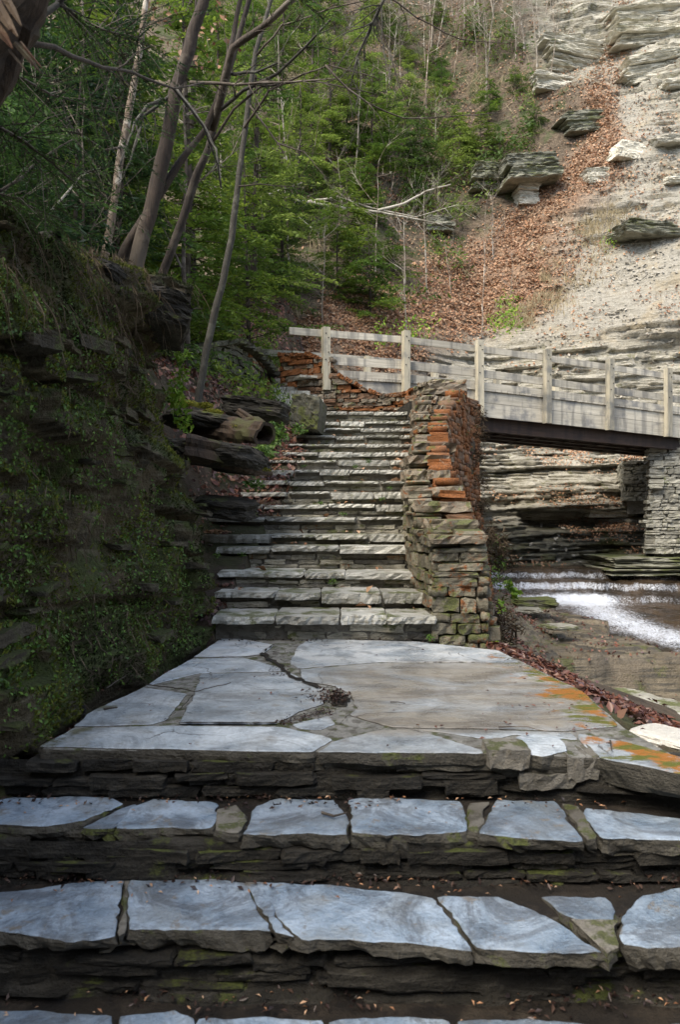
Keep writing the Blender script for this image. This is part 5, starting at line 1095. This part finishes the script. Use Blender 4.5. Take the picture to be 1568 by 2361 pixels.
def near_spray(label, pts, mat='hemdark', n=30, L=.55, seed=0):
    """near conifer bough: twigs with needle cards along a limb"""
    t = thing('hemlock_bough', label, 'bough', P(*pts[0])); r = np.random.default_rng(seed); Pp, Rr = refine([P(*p) for p in pts], np.linspace(.012, .004, len(pts)), .05, .003); mb = MB(); mb.tube(Pp, Rr, 5)
    Pn, Dn = [], []
    for k in range(n):
        i = r.integers(1, len(Pp) - 1); d = (Pp[i + 1] - Pp[i - 1]).normalized(); dr = (d * .6 + Vector(r.normal(0, .6, 3)) + Vector((0, 0, -.25))).normalized(); l = L * r.uniform(.4, 1.1)
        tip = Pp[i] + dr * l + Vector((0, 0, -.15 * l)); mb.tube([Pp[i], Pp[i].lerp(tip, .5) + Vector((0, 0, .03)), tip], [.003, .002, .001], 3)
        for j in range(int(l / .012)):
            q_ = Pp[i].lerp(tip, (j + .5) / (l / .012)); Pn.append(tuple(q_)); sdv = dr.cross(Vector((0, 0, 1))) * (1 if j % 2 else -1) + dr * .8; Dn.append(tuple(sdv))
    V, Fi = cards(np.array(Pn), np.tile([0, 0, 1.0], (len(Pn), 1)), .03, .22, .4, seed, 0, np.array(Dn)); V = V + (V * 0)
    adopt(mb.build('limb', 'barktwig'), t); adopt(mk('needles', V, Fi, mat), t)
near_spray('dark hemlock bough hanging at the left edge above the rock face', [(-80, 250, 3.0), (60, 330, 3.4), (170, 420, 3.8)], n=60, seed=2)
near_spray('dark hemlock bough crossing behind the broken trunk', [(60, -60, 3.4), (200, 60, 3.8), (330, 90, 4.2)], n=70, L=.7, seed=3)
near_spray('drooping hemlock bough low over the left rock face', [(-100, 420, 3.2), (40, 460, 3.6), (140, 520, 4.0)], n=50, seed=4)
near_spray('bluish hemlock bough dipping in at the top centre', [(640, -60, 5.0), (700, 5, 5.2), (755, 50, 5.4)], n=26, L=.3, seed=5)
near_spray('dim hemlock bough between the reaching branch and the pale trunk', [(-60, 120, 3.6), (120, 220, 4.4), (260, 260, 5.0)], n=70, L=.8, seed=6)

# ------------------------------------------------------------------ bare trees, saplings and thicket
def bare(seed, H=6, r0=.06, depth=4, mat='barkgrey', spread=.55, nb=6):
    r = random.Random(seed); tr, br_ = MB(), MB()
    pts = [Vector((0, 0, -.3))]; 
    for i in range(9): pts.append(pts[-1] + Vector((r.uniform(-.1, .1), r.uniform(-.1, .1), 1)) * (H + .3) / 9)
    tr.tube(pts, [r0 * (1 - .09 * i) for i in range(10)], 6)
    def go(p, d, L, rad, n):
        q_ = [p]; dd_ = d.copy()
        for i in range(4): dd_ = (dd_ + Vector((r.uniform(-.2, .2), r.uniform(-.2, .2), r.uniform(-.1, .2)))).normalized(); q_.append(q_[-1] + dd_ * L / 4)
        br_.tube(q_, [rad, rad * .8, rad * .65, rad * .5, rad * .35], 3)
        if n > 0:
            for _ in range(r.randint(2, 3)):
                k = r.randint(1, 4); go(q_[k], (dd_ + Vector((r.uniform(-1, 1), r.uniform(-1, 1), r.uniform(-.5, .8))) * .75).normalized(), L * r.uniform(.45, .75), rad * .55, n - 1)
    for b in range(nb):
        i = r.randint(3, 9); az = r.uniform(0, 6.28); go(pts[i], Vector((math.cos(az) * spread, math.sin(az) * spread, r.uniform(.3, .9))).normalized(), H * r.uniform(.15, .32), r0 * .35, depth - 1)
    out = []
    for nm, mb in (('trunk', tr), ('branches', br_)):
        me = bpy.data.meshes.new(nm); me.from_pydata([tuple(v) for v in mb.V], [], mb.F); me.materials.append(MT[mat]); out.append(me)
    return out
BV = [bare(11, 6, .05, 4), bare(12, 7, .06, 4, 'barkgrey', .5, 8), bare(13, 3, .025, 4, 'barkgrey', .6, 8), bare(14, 5, .03, 3, 'barkpale', .5, 6)]
def plant_bare(loc, v, s, label, group='bare trees and saplings on the hillside', lean=(0, 0), cat='bare tree', name='bare_tree'):
    t = thing(name, label, cat, loc, U(0, 6.28), group); t.scale = (s,) * 3; t.rotation_euler[0], t.rotation_euler[1] = lean; link('trunk', BV[v][0], t); stuff(link('branches', BV[v][1], t)); return t
for px, py, v, s, lab in [(1110, 790, 3, .95, 'whitish sapling standing alone in the leaves behind the third bridge post'), (940, 770, 2, 1.3, 'very thin straight sapling behind the second bridge post'), (675, 720, 3, 1.3, 'thin white trunk beside the feathery hemlock'), (745, 740, 2, .9, 'small bare sapling behind the bridge end post'), (590, 735, 2, .9, 'twiggy shrub at the top of the retaining wall'),
                          (905, 460, 3, 1.0, 'pale sapling just left of the shadowed ledges'), (975, 300, 3, 1.4, 'tall whitish tree leaning over the centre hillside'), (665, 480, 0, 1.0, 'white branched tree behind the leaning trunk'), (1120, 235, 0, .9, 'whitish forked tree below the layered outcrop'), (1135, 600, 2, .9, 'fine grey shrub in the leaf band'), (1040, 680, 2, .7, 'low grey shrub in the leaves left of the lone sapling'), (1180, 690, 2, .6, 'yellow green twiggy shrub on the shale edge'), (1390, 560, 2, .8, 'small twiggy bush among the dry grass'), (1010, 520, 2, .8, 'bare bush right of the white fallen limb'), (800, 540, 2, 1.0, 'bare bush under the white fallen limb'), (1210, 130, 1, .8, 'bent grey tree left of the layered outcrop')]:
    c = hill_hit(px, py); plant_bare((c.x, c.y, c.z - .1), v, s, lab, None, (U(-.1, .05), U(-.15, .1)))
k = 0
for px in range(560, 1300, 38):
    for py in (25, 95, 165):
        if (px < 900 and k % 2) or (py > 100 and k % 3 == 0): k += 1; continue
        k += 1; c = hill_hit(px + U(-16, 16), py + U(-25, 25)); plant_bare((c.x, c.y, c.z - .1), random.choice([0, 1, 0, 3]), U(.5, .85), 'bare grey tree of the tangled thicket near the top edge', 'bare grey trees of the upper thicket', (U(-.15, .1), U(-.2, .2)))
BL2 = ['slim bare tree behind the thick forked trunk', 'slim bare tree seen left of the slender trunk', 'slim bare tree just right of the leaning trunk high up', 'bare tree rising behind the crossing branches', 'slim bare tree between slender and leaning trunks', 'bare stem above the left end of the fallen white limb', 'bare stem behind the hanging twigs at upper centre', 'bare stem on the slope above the shaded ledges', 'bare stem under the grey thicket, left side', 'thin bare stem behind the bridge rail end', 'thin bare stem beside the bushy hemlock over the bridge', 'thin bare stem in the leaves right of the bushy hemlock']
for px, py in [(470, 300), (440, 420), (600, 330), (740, 260), (520, 520), (680, 400), (820, 330), (1000, 260), (900, 190), (620, 620), (860, 600), (980, 600)]:
    c = hill_hit(px, py + 60); plant_bare((c.x, c.y - .5, c.z - .2), random.choice([0, 3, 2, 1]), U(.6, 1.0), BL2.pop(0), 'slim bare trees among the hemlocks', (U(-.15, .1), U(-.2, .2)))
_dm = {}
def darkmesh(me):
    if me.name not in _dm: c_ = me.copy(); c_.materials.clear(); c_.materials.append(MT['barktwig']); _dm[me.name] = c_
    return _dm[me.name]
for x, y, v, s, lab in [(-2.2, 10.6, 1, .7, 'bare tree standing behind the leaning trunk'), (-3.2, 9.0, 0, .8, 'bare crooked tree between the forked tree and the pale trunk'), (-4.2, 8.0, 1, .9, 'twiggy dead tree at the far left behind the sticks'), (-2.4, 7.0, 2, .9, 'low bare shrub on the rock face below the forked tree'), (-3.6, 5.6, 2, .9, 'tangle of bare twigs at the left picture edge')]:
    t = plant_bare((x, y, float(ground_z(x, y)) - .1), v, s, lab, None)
    for c_ in t.children: c_.data = darkmesh(c_.data)

HL2 = ['tall hemlock behind the top of the thick forked trunk', 'hemlock just right of the slender trunk near the top edge', 'sunlit hemlock between the slender tree and the hanging twigs near the top', 'sunlit hemlock behind the crossing bare branches', 'soft light hemlock just above the white limb at its left end', 'light hemlock crown behind the middle of the leaning trunk', 'hemlock in front of the fallen white limb tips, low', 'bright hemlock sprays right of the foot of the leaning trunk', 'small light hemlock between the white limb and the shaded ledge', 'light hemlock midway up the slope above the fallen white limb', 'light hemlock against the left end of the shaded ledges', 'round hemlock up slope behind the arching bare twig', 'small yellow green hemlock below the grey thicket', 'pale hemlock crown by the top edge behind the hanging twigs', 'hemlock showing between the slender tree and the leaning trunk', 'high hemlock behind the thick forked trunk at the top edge', 'small hemlock tucked directly under the fallen white limb', 'dark hemlock low between the leaning trunk and the forked tree', 'tall hemlock behind the fork of the thick tree']
for px, py, v, s, mt in [(480, 120, 1, 1.0, 'hem'), (560, 160, 0, 1.0, 'hem'), (620, 60, 1, 1.0, 'hemlight'), (700, 120, 0, .9, 'hemlight'), (720, 480, 3, 1.2, 'hemlight'), (640, 420, 2, 1.0, 'hemlight'), (800, 600, 3, 1.2, 'hem'), (620, 640, 3, 1.2, 'hemlight'), (960, 470, 3, .7, 'hemlight'),
                         (900, 350, 2, .9, 'hemlight'), (1060, 400, 3, 1.0, 'hemlight'), (800, 360, 2, 1.0, 'hem'), (1000, 180, 3, .7, 'hemlight'), (740, 60, 2, 1.0, 'hemlight'), (500, 260, 0, 1.0, 'hem'), (420, 60, 1, 1.2, 'hem'), (840, 500, 3, 1.0, 'hem'), (500, 560, 2, 1.1, 'hem'), (450, 420, 1, 1.1, 'hem')]:
    c = hill_hit(px, py); plant_hemlock((c.x, c.y + .1, c.z - .2), v, s * .85, mt, HL2.pop(0), 'hemlocks crowding the wooded slope')

# unseen hemlocks added behind the camera to shade the lower steps
for x, y, v, s in [(-2.6, -1.2, 1, 1.0), (-2.3, -3.4, 0, 1.1), (-3.4, .8, 0, 1.0), (-3.2, -5.5, 1, 1.3), (-.6, -5.5, 0, 1.0)]:
    plant_hemlock((x, y, float(ground_z(x, y)) - .1), v, s, 'hemdark', 'unseen dark hemlock added on the bank beyond the left picture edge', 'unseen hemlocks added to shade the lower steps')

for px, py, d, w, h, lab in [(1490, 1296, 17.0, 2.2, .16, 'dark undercut ledge at the foot of the far pier'), (1470, 1318, 16.9, 2.0, .10, 'lower wet ledge under the pier foot beside the water')]:
    p = P(px, py, d); rock_at((p.x + .3, p.y + .9, p.z), w, 2.4, h * 1.4, 'outdark', px * .1 + h, lab, 'rock', (0, 0, 0), layers=3, sharp=1.0, rough=.05)
# ------------------------------------------------------------------ leaf litter, moss, ferns, grass and little plants
def scatter(name, Pt, Nn, size, asp, mat, tilt=.45, seed=1, curl=.0, label=None, cat='leaves', dirs=None):
    V, Fi = cards(np.asarray(Pt, float), np.asarray(Nn, float), size, asp, tilt, seed, curl, dirs); o = mk(name, V, Fi, mat); stuff(o); tag(o, label or name, cat); return o
def on_hill(px0, px1, py0, py1, n, wfun, seed, off=.03):
    r = np.random.default_rng(seed); px = r.uniform(px0, px1, n); py = r.uniform(py0, py1, n)
    d = np.full(n, 22.0)
    Y = hill_y0((px - CX) * d / F, CZ + (HY - py) * d / F)
    for _ in range(18): X = (px - CX) * d / F; Z = CZ + (HY - py) * d / F; d = d + (hill_Y(X, Z) - d) * .4
    X = (px - CX) * d / F; Z = CZ + (HY - py) * d / F; ok = np.abs(hill_Y(X, Z) - d) < .25; X, Z, d, px, py = X[ok], Z[ok], d[ok], px[ok], py[ok]
    _, _, _, st, lit, lf, sh, ln = hill_fields(X, Z); w = wfun(px, py, st, lit, lf, sh, X, Z); k = r.random(len(X)) < w; X, Z, d = X[k], Z[k], d[k]
    N = np.tile([.0, -.62, .78], (len(X), 1)); return np.stack([X, d - off, Z + off], 1), N
Pt, Nn = on_hill(560, 1580, 0, 860, 150000, lambda px, py, st, lit, lf, sh, X, Z: np.clip(lit * .75 + .16 * lf + .09 * sh + .03, 0, 1) * ss(-.3, .4, fbm(X * .9, Z * .9, 6, 4) + lit * .35), 21)
scatter('leaf_litter', Pt, Nn, .095, .62, 'litter', .55, 3, .12, 'brown fallen leaves thickly covering the slope beyond the bridge')
Pt, Nn = on_hill(1100, 1580, 980, 1310, 60000, lambda px, py, st, lit, lf, sh, X, Z: ss(.0, .4, fbm(X * .8, Z * 3, 3, 3)) * (.15 + .85 * np.exp(-((py - (1040 + 5 * np.sin(px * .01))) / 16) ** 2) * ss(1290, 1350, px) + .35 * np.exp(-((py - 1180) / 14) ** 2) + .6 * np.exp(-((py - 1222) / 10) ** 2)), 22, .05)
scatter('ledge_leaves', Pt, Nn, .06, .6, 'litter', .5, 4, .12, 'fallen leaves caught on the rock ledges below the bridge')
Pt, Nn = on_hill(1080, 1500, 480, 760, 16000, lambda px, py, st, lit, lf, sh, X, Z: np.exp(-((px - (1340 - (py - 560) * .75)) / 60) ** 2) * ss(.0, .3, fbm(X, Z, 8, 3) + .15), 23)
D = np.tile([0, -.3, 1.0], (len(Pt), 1)) + rng.normal(0, .3, (len(Pt), 3)); scatter('dry_grass', Pt + [0, 0, .1], np.tile([0, -1.0, 0], (len(Pt), 1)), .30, .05, 'drygrass', .3, 5, 0, 'tufts of straw coloured dry grass on the shale slope', 'grass', D)
Pt, Nn = on_hill(560, 1250, 60, 760, 30000, lambda px, py, st, lit, lf, sh, X, Z: .5 * ss(.1, .4, fbm(X * .6, Z * .6, 18, 3)) * lf, 24)
D = rng.normal(0, .6, (len(Pt), 3)) + [0, -.2, .9]; scatter('brushwood', Pt + [0, 0, .15], np.tile([0, -1.0, .2], (len(Pt), 1)), .6, .025, 'drygrass', .5, 6, 0, 'grey brown brush and dead stems between the hemlocks', 'brush', D)
Pt, Nn = on_hill(1100, 1600, 40, 1300, 90000, lambda px, py, st, lit, lf, sh, X, Z: (.12 * sh + .03 * st + .08 * lit) * ss(-.1, .5, fbm(X * 1.1, Z * 1.1, 66, 4)), 26)
scatter('shale_scree', Pt, Nn, .13, .5, 'scree', .35, 28, .0, 'loose grey shale chips strewn over the slope and ledges', 'scree')
# low shrubs on the left slope: ground cover greenery
Pt, Nn = on_hill(300, 1230, 0, 740, 60000, lambda px, py, st, lit, lf, sh, X, Z: ss(.12, .42, fbm(X * .5, Z * .5, 28, 4)) * lf * .8, 25)
scatter('hillside_greenery', Pt + rng.uniform(0, .5, (len(Pt), 1)) * [0, -1, .6], Nn, .2, .35, 'hem', .7, 7, 0, 'low green undergrowth covering the wooded slope', 'undergrowth')

def on_ground(x0, x1, y0, y1, n, w, seed, off=.012):
    r = np.random.default_rng(seed); x = r.uniform(x0, x1, n); y = r.uniform(y0, y1, n); k = r.random(n) < w(x, y); x, y = x[k], y[k]; z = ground_z(x, y)
    gx = (ground_z(x + .03, y) - ground_z(x - .03, y)) / .06; gy = (ground_z(x, y + .03) - ground_z(x, y - .03)) / .06; N = np.stack([-gx, -gy, np.ones(len(x))], 1); N /= np.linalg.norm(N, axis=1)[:, None]
    return np.stack([x, y, z], 1) + N * off, N
Pt, Nn = on_ground(-1.7, -.8, 1.9, 6.2, 5200, lambda x, y: np.exp(-((x - (xl(y) - .10 - .22 * ss(5.3, 3.6, y))) / .17) ** 2) * .9 * ss(-.5, .1, fbm(x * 3, y * 3, 0, 3)), 31)
scatter('gutter_leaves', Pt, Nn, .05, .6, 'wetlitter', .6, 8, .2, 'damp dark leaves in the gutter between rock face and landing')
Pt, Nn = on_ground(1.0, 3.0, 2.6, 6.2, 15000, lambda x, y: np.exp(-((x - xr(y) - .22 - .18 * ss(5.2, 3.6, y)) / .20) ** 2) * ss(2.7, 3.4, y), 32, .02)
scatter('leaf_drift', Pt, Nn, .06, .6, 'wetlitter', .6, 9, .2, 'drift of wet red brown leaves along the right edge of the landing')
Pt, Nn = on_ground(1.1, 4.4, 5.4, 16, 26000, lambda x, y: .6 * ss(.05, .35, fbm(x * 1.3, y * 1.3, 5, 4)) * ss(1.9, .3, x - xr(y)) + .08, 33, .015)
scatter('shelf_leaves', Pt, Nn, .05, .6, 'wetlitter', .5, 10, .15, 'scattered wet leaves on the rock shelf beside the stream')
Pt, Nn = on_ground(-4, .2, 6.4, 16, 17000, lambda x, y: .38 * ss(-.1, .3, fbm(x * 1.2, y * 1.2, 15, 3)) * (x < xl(y) - .02), 34, .015)
scatter('bank_leaves', Pt, Nn, .045, .6, 'wetlitter', .5, 11, .15, 'brown fallen leaves on the bank left of the stair')
Pt, Nn = on_ground(-1.4, 2.2, 13.4, 17, 9000, lambda x, y: .5 + 0 * x, 35, .03)
scatter('terrace_leaves', Pt, Nn, .1, .6, 'litter', .5, 12, .15, 'fallen leaves behind the curved wall under the bridge end')
Pt, Nn = on_ground(-9, .6, 8.5, 19.4, 60000, lambda x, y: .75 * ss(-.15, .25, fbm(x * .7, y * .7, 45, 3)) * (x < xl(y) - .5 + 2.2 * (y > 14.8)) * (y > 8.5), 36, .05)
scatter('bank_undergrowth', Pt + rng.uniform(0, .3, (len(Pt), 1)) * [0, 0, 1], Nn, .10, .4, 'hem', .8, 26, .0, 'low dark green undergrowth on the bank behind the mossy retaining wall', 'undergrowth')
Pt, Nn = on_ground(-9, .6, 8.0, 19.4, 40000, lambda x, y: .7 + 0 * x, 37, .03)
scatter('wood_litter', Pt, Nn, .08, .6, 'wetlitter', .5, 27, .15, 'fallen leaves on the floor of the left wood')
# leaves on the stair itself, both sides
def stair_leaves(i, xa, xb, n, r_):
    z = SZ[i]; d = D0 + RUN * i; return np.stack([r_.uniform(xa, xb, n), r_.uniform(d + .05, d + RUN, n), np.full(n, z + .008)], 1)
r_ = np.random.default_rng(40); L1 = []
for i in range(17):
    d = D0 + RUN * i; xa, xb = (LP[i] - CX) * d / F, (RP[i] - CX) * d / F
    if i in (4, 5, 6, 7, 9, 10, 11): L1.append(stair_leaves(i, xa, xa + .28, 34, r_))
    if 7 < i < 15: L1.append(stair_leaves(i, xb - .24, xb, 30, r_))
    L1.append(stair_leaves(i, xa, xb, 4, r_))
L1 = np.concatenate(L1); scatter('stair_leaves', L1 + [0, 0, .01], np.tile([0, 0, 1.0], (len(L1), 1)), .075, .6, 'litter', .45, 13, .2, 'red brown leaves gathered at both ends of the long stair treads')
xy = np.array([onz(px, py, 0) for px, py in zip(np.r_[rng.uniform(90, 1500, 50), rng.uniform(1150, 1500, 30)], np.r_[rng.uniform(1485, 1725, 50), rng.uniform(1600, 1700, 30)])])
Pt = np.c_[xy, np.full(len(xy), .008)]; sc_ = scatter('landing_debris', Pt, np.tile([0, 0, 1.0], (len(Pt), 1)), .022, .4, 'wetlitter', .2, 14, .2, 'sparse bits of leaf on the flagstone landing')
D_ = []
for z, y0, y1 in ((ZA, 2.56, 2.78), (ZB, 2.28, 2.46), (ZCc, 1.95, 2.16)): D_.append(np.stack([rng.uniform(-1.2, 1.2, 70), y1 - rng.beta(1, 3.5, 70) * (y1 - y0) * 1.3, np.full(70, z + .006)], 1))
D_ = np.concatenate(D_); scatter('step_debris', D_, np.tile([0, 0, 1.0], (len(D_), 1)), .016, .35, 'litter', .3, 15, .2, 'little dry leaves and needles at the back of the lower treads')
D_ = []
for z, ya, yb, n in ((ZA, 2.66, 2.86, 1500), (ZB, 2.38, 2.55, 1500), (ZCc, 2.02, 2.22, 900), (-.01, 5.22, 5.42, 500)): D_.append(np.stack([rng.uniform(-1.35, 1.35, n), yb - rng.beta(1.0, 2.2, n) * (yb - ya), z - .008 + rng.random(n) * .022], 1))
D_ = np.concatenate(D_); D_ = D_[(D_[:, 1] < 5) | ((D_[:, 0] > -.95) & (D_[:, 0] < .95))]; D_ = D_[ss(-.5, .2, fbm(D_[:, 0] * 4, D_[:, 1] * 4, 71, 3)) > rng.random(len(D_))]; scatter('packed_litter', D_, np.tile([0, 0, 1.0], (len(D_), 1)), .022, .45, 'soggy', .6, 29, .15, 'dark rotting leaf crumbs packed along the backs of the lower treads')
# dark clump of leaves in the hole of the landing
x, y = onz(782, 1608, 0); n = 220; a_ = rng.uniform(0, 6.28, n); rr = np.sqrt(rng.random(n)); Pt = np.stack([x + np.cos(a_) * rr * .065 - rng.random(n) ** 3 * .16, y + np.sin(a_) * rr * .15 - .02, rng.uniform(.004, .03, n)], 1)
scatter('leaf_clump', Pt, np.tile([0, 0, 1.0], (n, 1)), .02, .55, 'soggy', .7, 16, .2, 'dark soggy clump of leaves in a hollow of the landing')
Pt = np.array([[*onz(px + rng.normal(0, 7), py + rng.normal(0, 5), 0), .004] for px, py in zip(np.linspace(640, 770, 200), 1668 - 30 * np.linspace(0, 1, 200))] + [[*onz(rng.uniform(620, 668), rng.uniform(1500, 1560), 0), .004] for _ in range(140)])
scatter('joint_grit', Pt, np.tile([0, 0, 1.0], (len(Pt), 1)), .012, .7, 'soggy', .4, 17, .1, 'dark grit and leaf crumbs in the landing joints', 'grit')
# moss, dead fronds and small leaves on the left rock face
def on_face(n, w, seed, off=0.0, s0=8.0, vmax=1.35):
    r = np.random.default_rng(seed); s = r.uniform(s0, fpl[-1], n); v = r.uniform(.28, vmax, n); X, Y, Z, nx, ny = face_pt(s, v)
    e = .03; X2, Y2, Z2, _, _ = face_pt(s + e, v); X3, Y3, Z3, _, _ = face_pt(s, v + e * .4)
    A = np.stack([X2 - X, Y2 - Y, Z2 - Z], 1); B = np.stack([X3 - X, Y3 - Y, Z3 - Z], 1); N = np.cross(A, B); N /= np.linalg.norm(N, axis=1)[:, None] + 1e-9
    N *= np.sign((N[:, 0] * nx + N[:, 1] * ny))[:, None]; N[:, 2] += .05
    k = r.random(n) < w(s, v, X, Y, Z, N); return (np.stack([X, Y, Z], 1) + N * off)[k], N[k]
Pt, Nn = on_face(190000, lambda s, v, X, Y, Z, N: ss(-.4, .15, fbm(s * 1.6, Z * 1.6, 9, 4) + .45 * N[:, 2]) * .95, 51, .008)
D = Nn * .8 + rng.normal(0, .5, Nn.shape) + [0, 0, .3]; B = np.cross(D, rng.normal(0, 1, Nn.shape))
scatter('face_moss', Pt, B, .026, .3, 'moss', .3, 18, 0, 'dull green moss tufts over the left rock face', 'moss', D)
Pt, Nn = on_face(60000, lambda s, v, X, Y, Z, N: ss(-.1, .3, fbm(s * 1.1, Z * 1.3, 19, 4)) * ss(2.4, 1.7, Z), 52, .02)
scatter('face_leaves', Pt, Nn, .019, .6, 'fern', .6, 19, .1, 'small green ground ivy leaves over the lower left rock face', 'leaves')
Pt, Nn = on_face(20000, lambda s, v, X, Y, Z, N: ss(-.1, .35, fbm(s * 1.0, Z * .8, 29, 4) + .15) * (.35 + .65 * ss(1.5, 2.2, Z)), 53, .04)
D = np.tile([0, 0, -1.0], (len(Pt), 1)) + Nn * .4 + rng.normal(0, .28, (len(Pt), 3)); B = np.cross(D, rng.normal(0, 1, D.shape))
scatter('hanging_fronds', Pt, B, .085, .06, 'deadfern', .2, 20, 0, 'dead brown fronds and rootlets hanging on the left rock face', 'fronds', D)
mb = MB()
for k in range(150):
    s = U(8.8, 13.3); v = U(.86, 1.02); X, Y, Z, nx, ny = [float(np.ravel(a)[0]) for a in face_pt(np.array([s]), np.array([v]))]; p = Vector((X + nx * .05, Y + ny * .05, Z)); pts = [p]; d = Vector((nx * .5, ny * .5, -.4)); L = U(.1, .4)
    for j in range(6): d = (d + Vector((U(-.3, .3), U(-.3, .3), -.35))).normalized(); pts.append(pts[-1] + d * L / 6)
    r0 = U(.0015, .004); mb.tube(pts, [r0 * (1 - j * .12) for j in range(7)], 4)
o = mb.build('hanging_roots', 'deadfern'); tag(stuff(o), 'tangled bare roots dangling from the top of the left rock face', 'roots')
# yellow moss on the flat ledge, fresh leaves at the wall end, ivy by the pier
def blob_cards(name, spots, n, rad, size, asp, mat, label, cat, seed, flat=.4, **k):
    r = np.random.default_rng(seed); L = []
    for px, py, d in spots:
        c = np.array(P(px, py, d)); q_ = r.normal(0, 1, (n, 3)); q_ /= np.linalg.norm(q_, axis=1)[:, None]; q_ *= (r.random((n, 1)) ** .5) * rad; q_[:, 2] *= flat; L.append(c + q_)
    L = np.concatenate(L); N = r.normal(0, 1, L.shape) + [0, -.3, .8]; N /= np.linalg.norm(N, axis=1)[:, None]; return scatter(name, L, N, size, asp, mat, .5, seed, .1, label, cat)
blob_cards('moss', [(430, 930, 7.4), (460, 955, 7.3), (490, 950, 7.3), (505, 970, 7.2), (530, 975, 7.2), (550, 985, 7.1), (470, 935, 7.6), (580, 1080, 7), (600, 1085, 6.95), (430, 970, 7.3)], 900, .11, .02, .35, 'brightmoss', 'yellow green moss cushion on the ledge and logs left of the stair', 'moss', 61, .3)
blob_cards('moss_cap', [(250 + k * 18, 610 + k * 8 + (k % 3) * 8, 5.0 + k * .07) for k in range(9)] + [(400, 715, 5.7), (408, 690, 5.7)], 700, .14, .025, .3, 'moss', 'olive moss capping the jutting slab of the rock face', 'moss', 62, .35)
blob_cards('fresh_leaves', [(404, 900, 5.75), (412, 940, 5.8), (420, 860, 6.1), (415, 820, 6.1), (425, 975, 6.0), (402, 920, 5.7)], 60, .09, .05, .5, 'fresh', 'fresh yellow green leaves sprouting at the end of the rock face', 'leaves', 63, 1)
blob_cards('ground_ivy', [(632, 985, 8.6), (640, 1005, 8.4), (622, 1020, 8.2), (615, 1040, 8.0), (605, 1045, 7.9), (650, 960, 9.2), (690, 990, 10), (585, 1118, 7.8), (640, 1000, 8.4)], 90, .14, .05, .6, 'fern', 'green ivy patch between the rotten log and the stair', 'leaves', 64, .6)
blob_cards('weeds', [(1145, 1255, 6.6), (1150, 1300, 6.6), (1165, 1345, 6.8), (1180, 1370, 7.0), (1140, 1340, 6.3)], 40, .09, .05, .22, 'fern', 'green weeds growing behind the end of the parapet wall', 'weeds', 65, 1)
blob_cards('bright_weed', [(1128, 1472, 5.5), (1140, 1490, 5.4), (1175, 1350, 7), (1188, 1370, 7), (1158, 1400, 6.6)], 26, .06, .06, .6, 'fresh', 'bright yellow green leaves at the foot of the wall end', 'weeds', 66, 1)
blob_cards('dry_weeds', [(1135, 1240, 6.5), (1150, 1265, 6.7), (1155, 1290, 6.8), (1120, 1420, 5.8), (1150, 1440, 5.9), (1180, 1450, 6.2), (1105, 1050, 11.8), (1110, 1000, 11.9), (1112, 1110, 11.6), (1108, 960, 12), (1112, 1170, 11.4)], 150, .13, .09, .08, 'deadfern', 'dry brown weeds hanging down behind the orange wall', 'weeds', 67, 1.4)
blob_cards('yellow_shrub_leaves', [(1160, 730, 21), (1180, 745, 21), (1175, 700, 21.5), (1150, 750, 21), (1410, 560, 26), (980, 750, 19), (890, 770, 19), (945, 768, 19)], 90, .45, .09, .5, 'fresh', 'sparse yellow green leaves on the slope above the bridge', 'leaves', 68, 1)
blob_cards('orange_leaves', [(p[0], p[1], 10 + (i % 4) * 2) for i, p in enumerate([(355, 30), (375, 45), (410, 55), (385, 100), (435, 130), (470, 115), (480, 150), (505, 30), (510, 60), (540, 170), (420, 90), (455, 80), (520, 120)])], 9, .28, .1, .55, 'litter', 'few orange leaves still hanging on the twigs near the top', 'leaves', 69, 1)
# tufts on the stair
blob_cards('stair_moss', [(560, 1278, 6.7), (850, 1063, 9.2), (820, 1075, 9.1), (765, 1340, 6.0), (880, 1150, 8.2), (740, 1160, 8.1), (500, 1280, 6.6), (790, 1185, 7.6), (900, 1125, 8.5), (700, 1075, 9.2), (990, 1470, 5.2)], 46, .045, .02, .5, 'fern', 'small green tufts growing in the riser joints of the long stair', 'moss', 70, .6)
# twigs lying on the landing and steps
for k, (pts, r0, lab, z) in enumerate([([(335, 1582), (395, 1588), (450, 1597), (532, 1577)], .0035, 'long forked dark twig lying across the left of the landing', 0), ([(1180, 1522), (1240, 1528)], .004, 'short straight twig at the right far edge of the landing', 0),
    ([(742, 1880), (770, 1888), (800, 1880)], .006, 'curved dark stick between the middle step slabs', ZA), ([(238, 1640), (270, 1636)], .006, 'pale curled leaf stem near the left front of the landing', 0), ([(1408, 1712), (1412, 1735)], .004, 'thin upright twig at the front right of the landing', 0),
    ([(245, 1590), (290, 1560), (325, 1545)], .004, 'brown twig by the left edge of the landing', 0), ([(1150, 1680), (1220, 1680), (1262, 1690)], .003, 'thin twig along the joint at the right front of the landing', 0), ([(900, 1622), (935, 1625)], .003, 'tiny stick at the middle of the landing', 0)]):
    q2 = [Vector((*onz(px, py, z), z + r0 + .004)) for px, py in pts]
    if len(q2) < 3: q2 = [q2[0], q2[0].lerp(q2[1], .5) + Vector((0, 0, .003)), q2[1]]
    V, Fc = tube_data(*refine(q2, list(np.linspace(r0, r0 * .5, len(q2))), .03, .002), 5); tag(mk('twig', [tuple(v) for v in V], Fc, 'barktwig'), lab, 'twig')
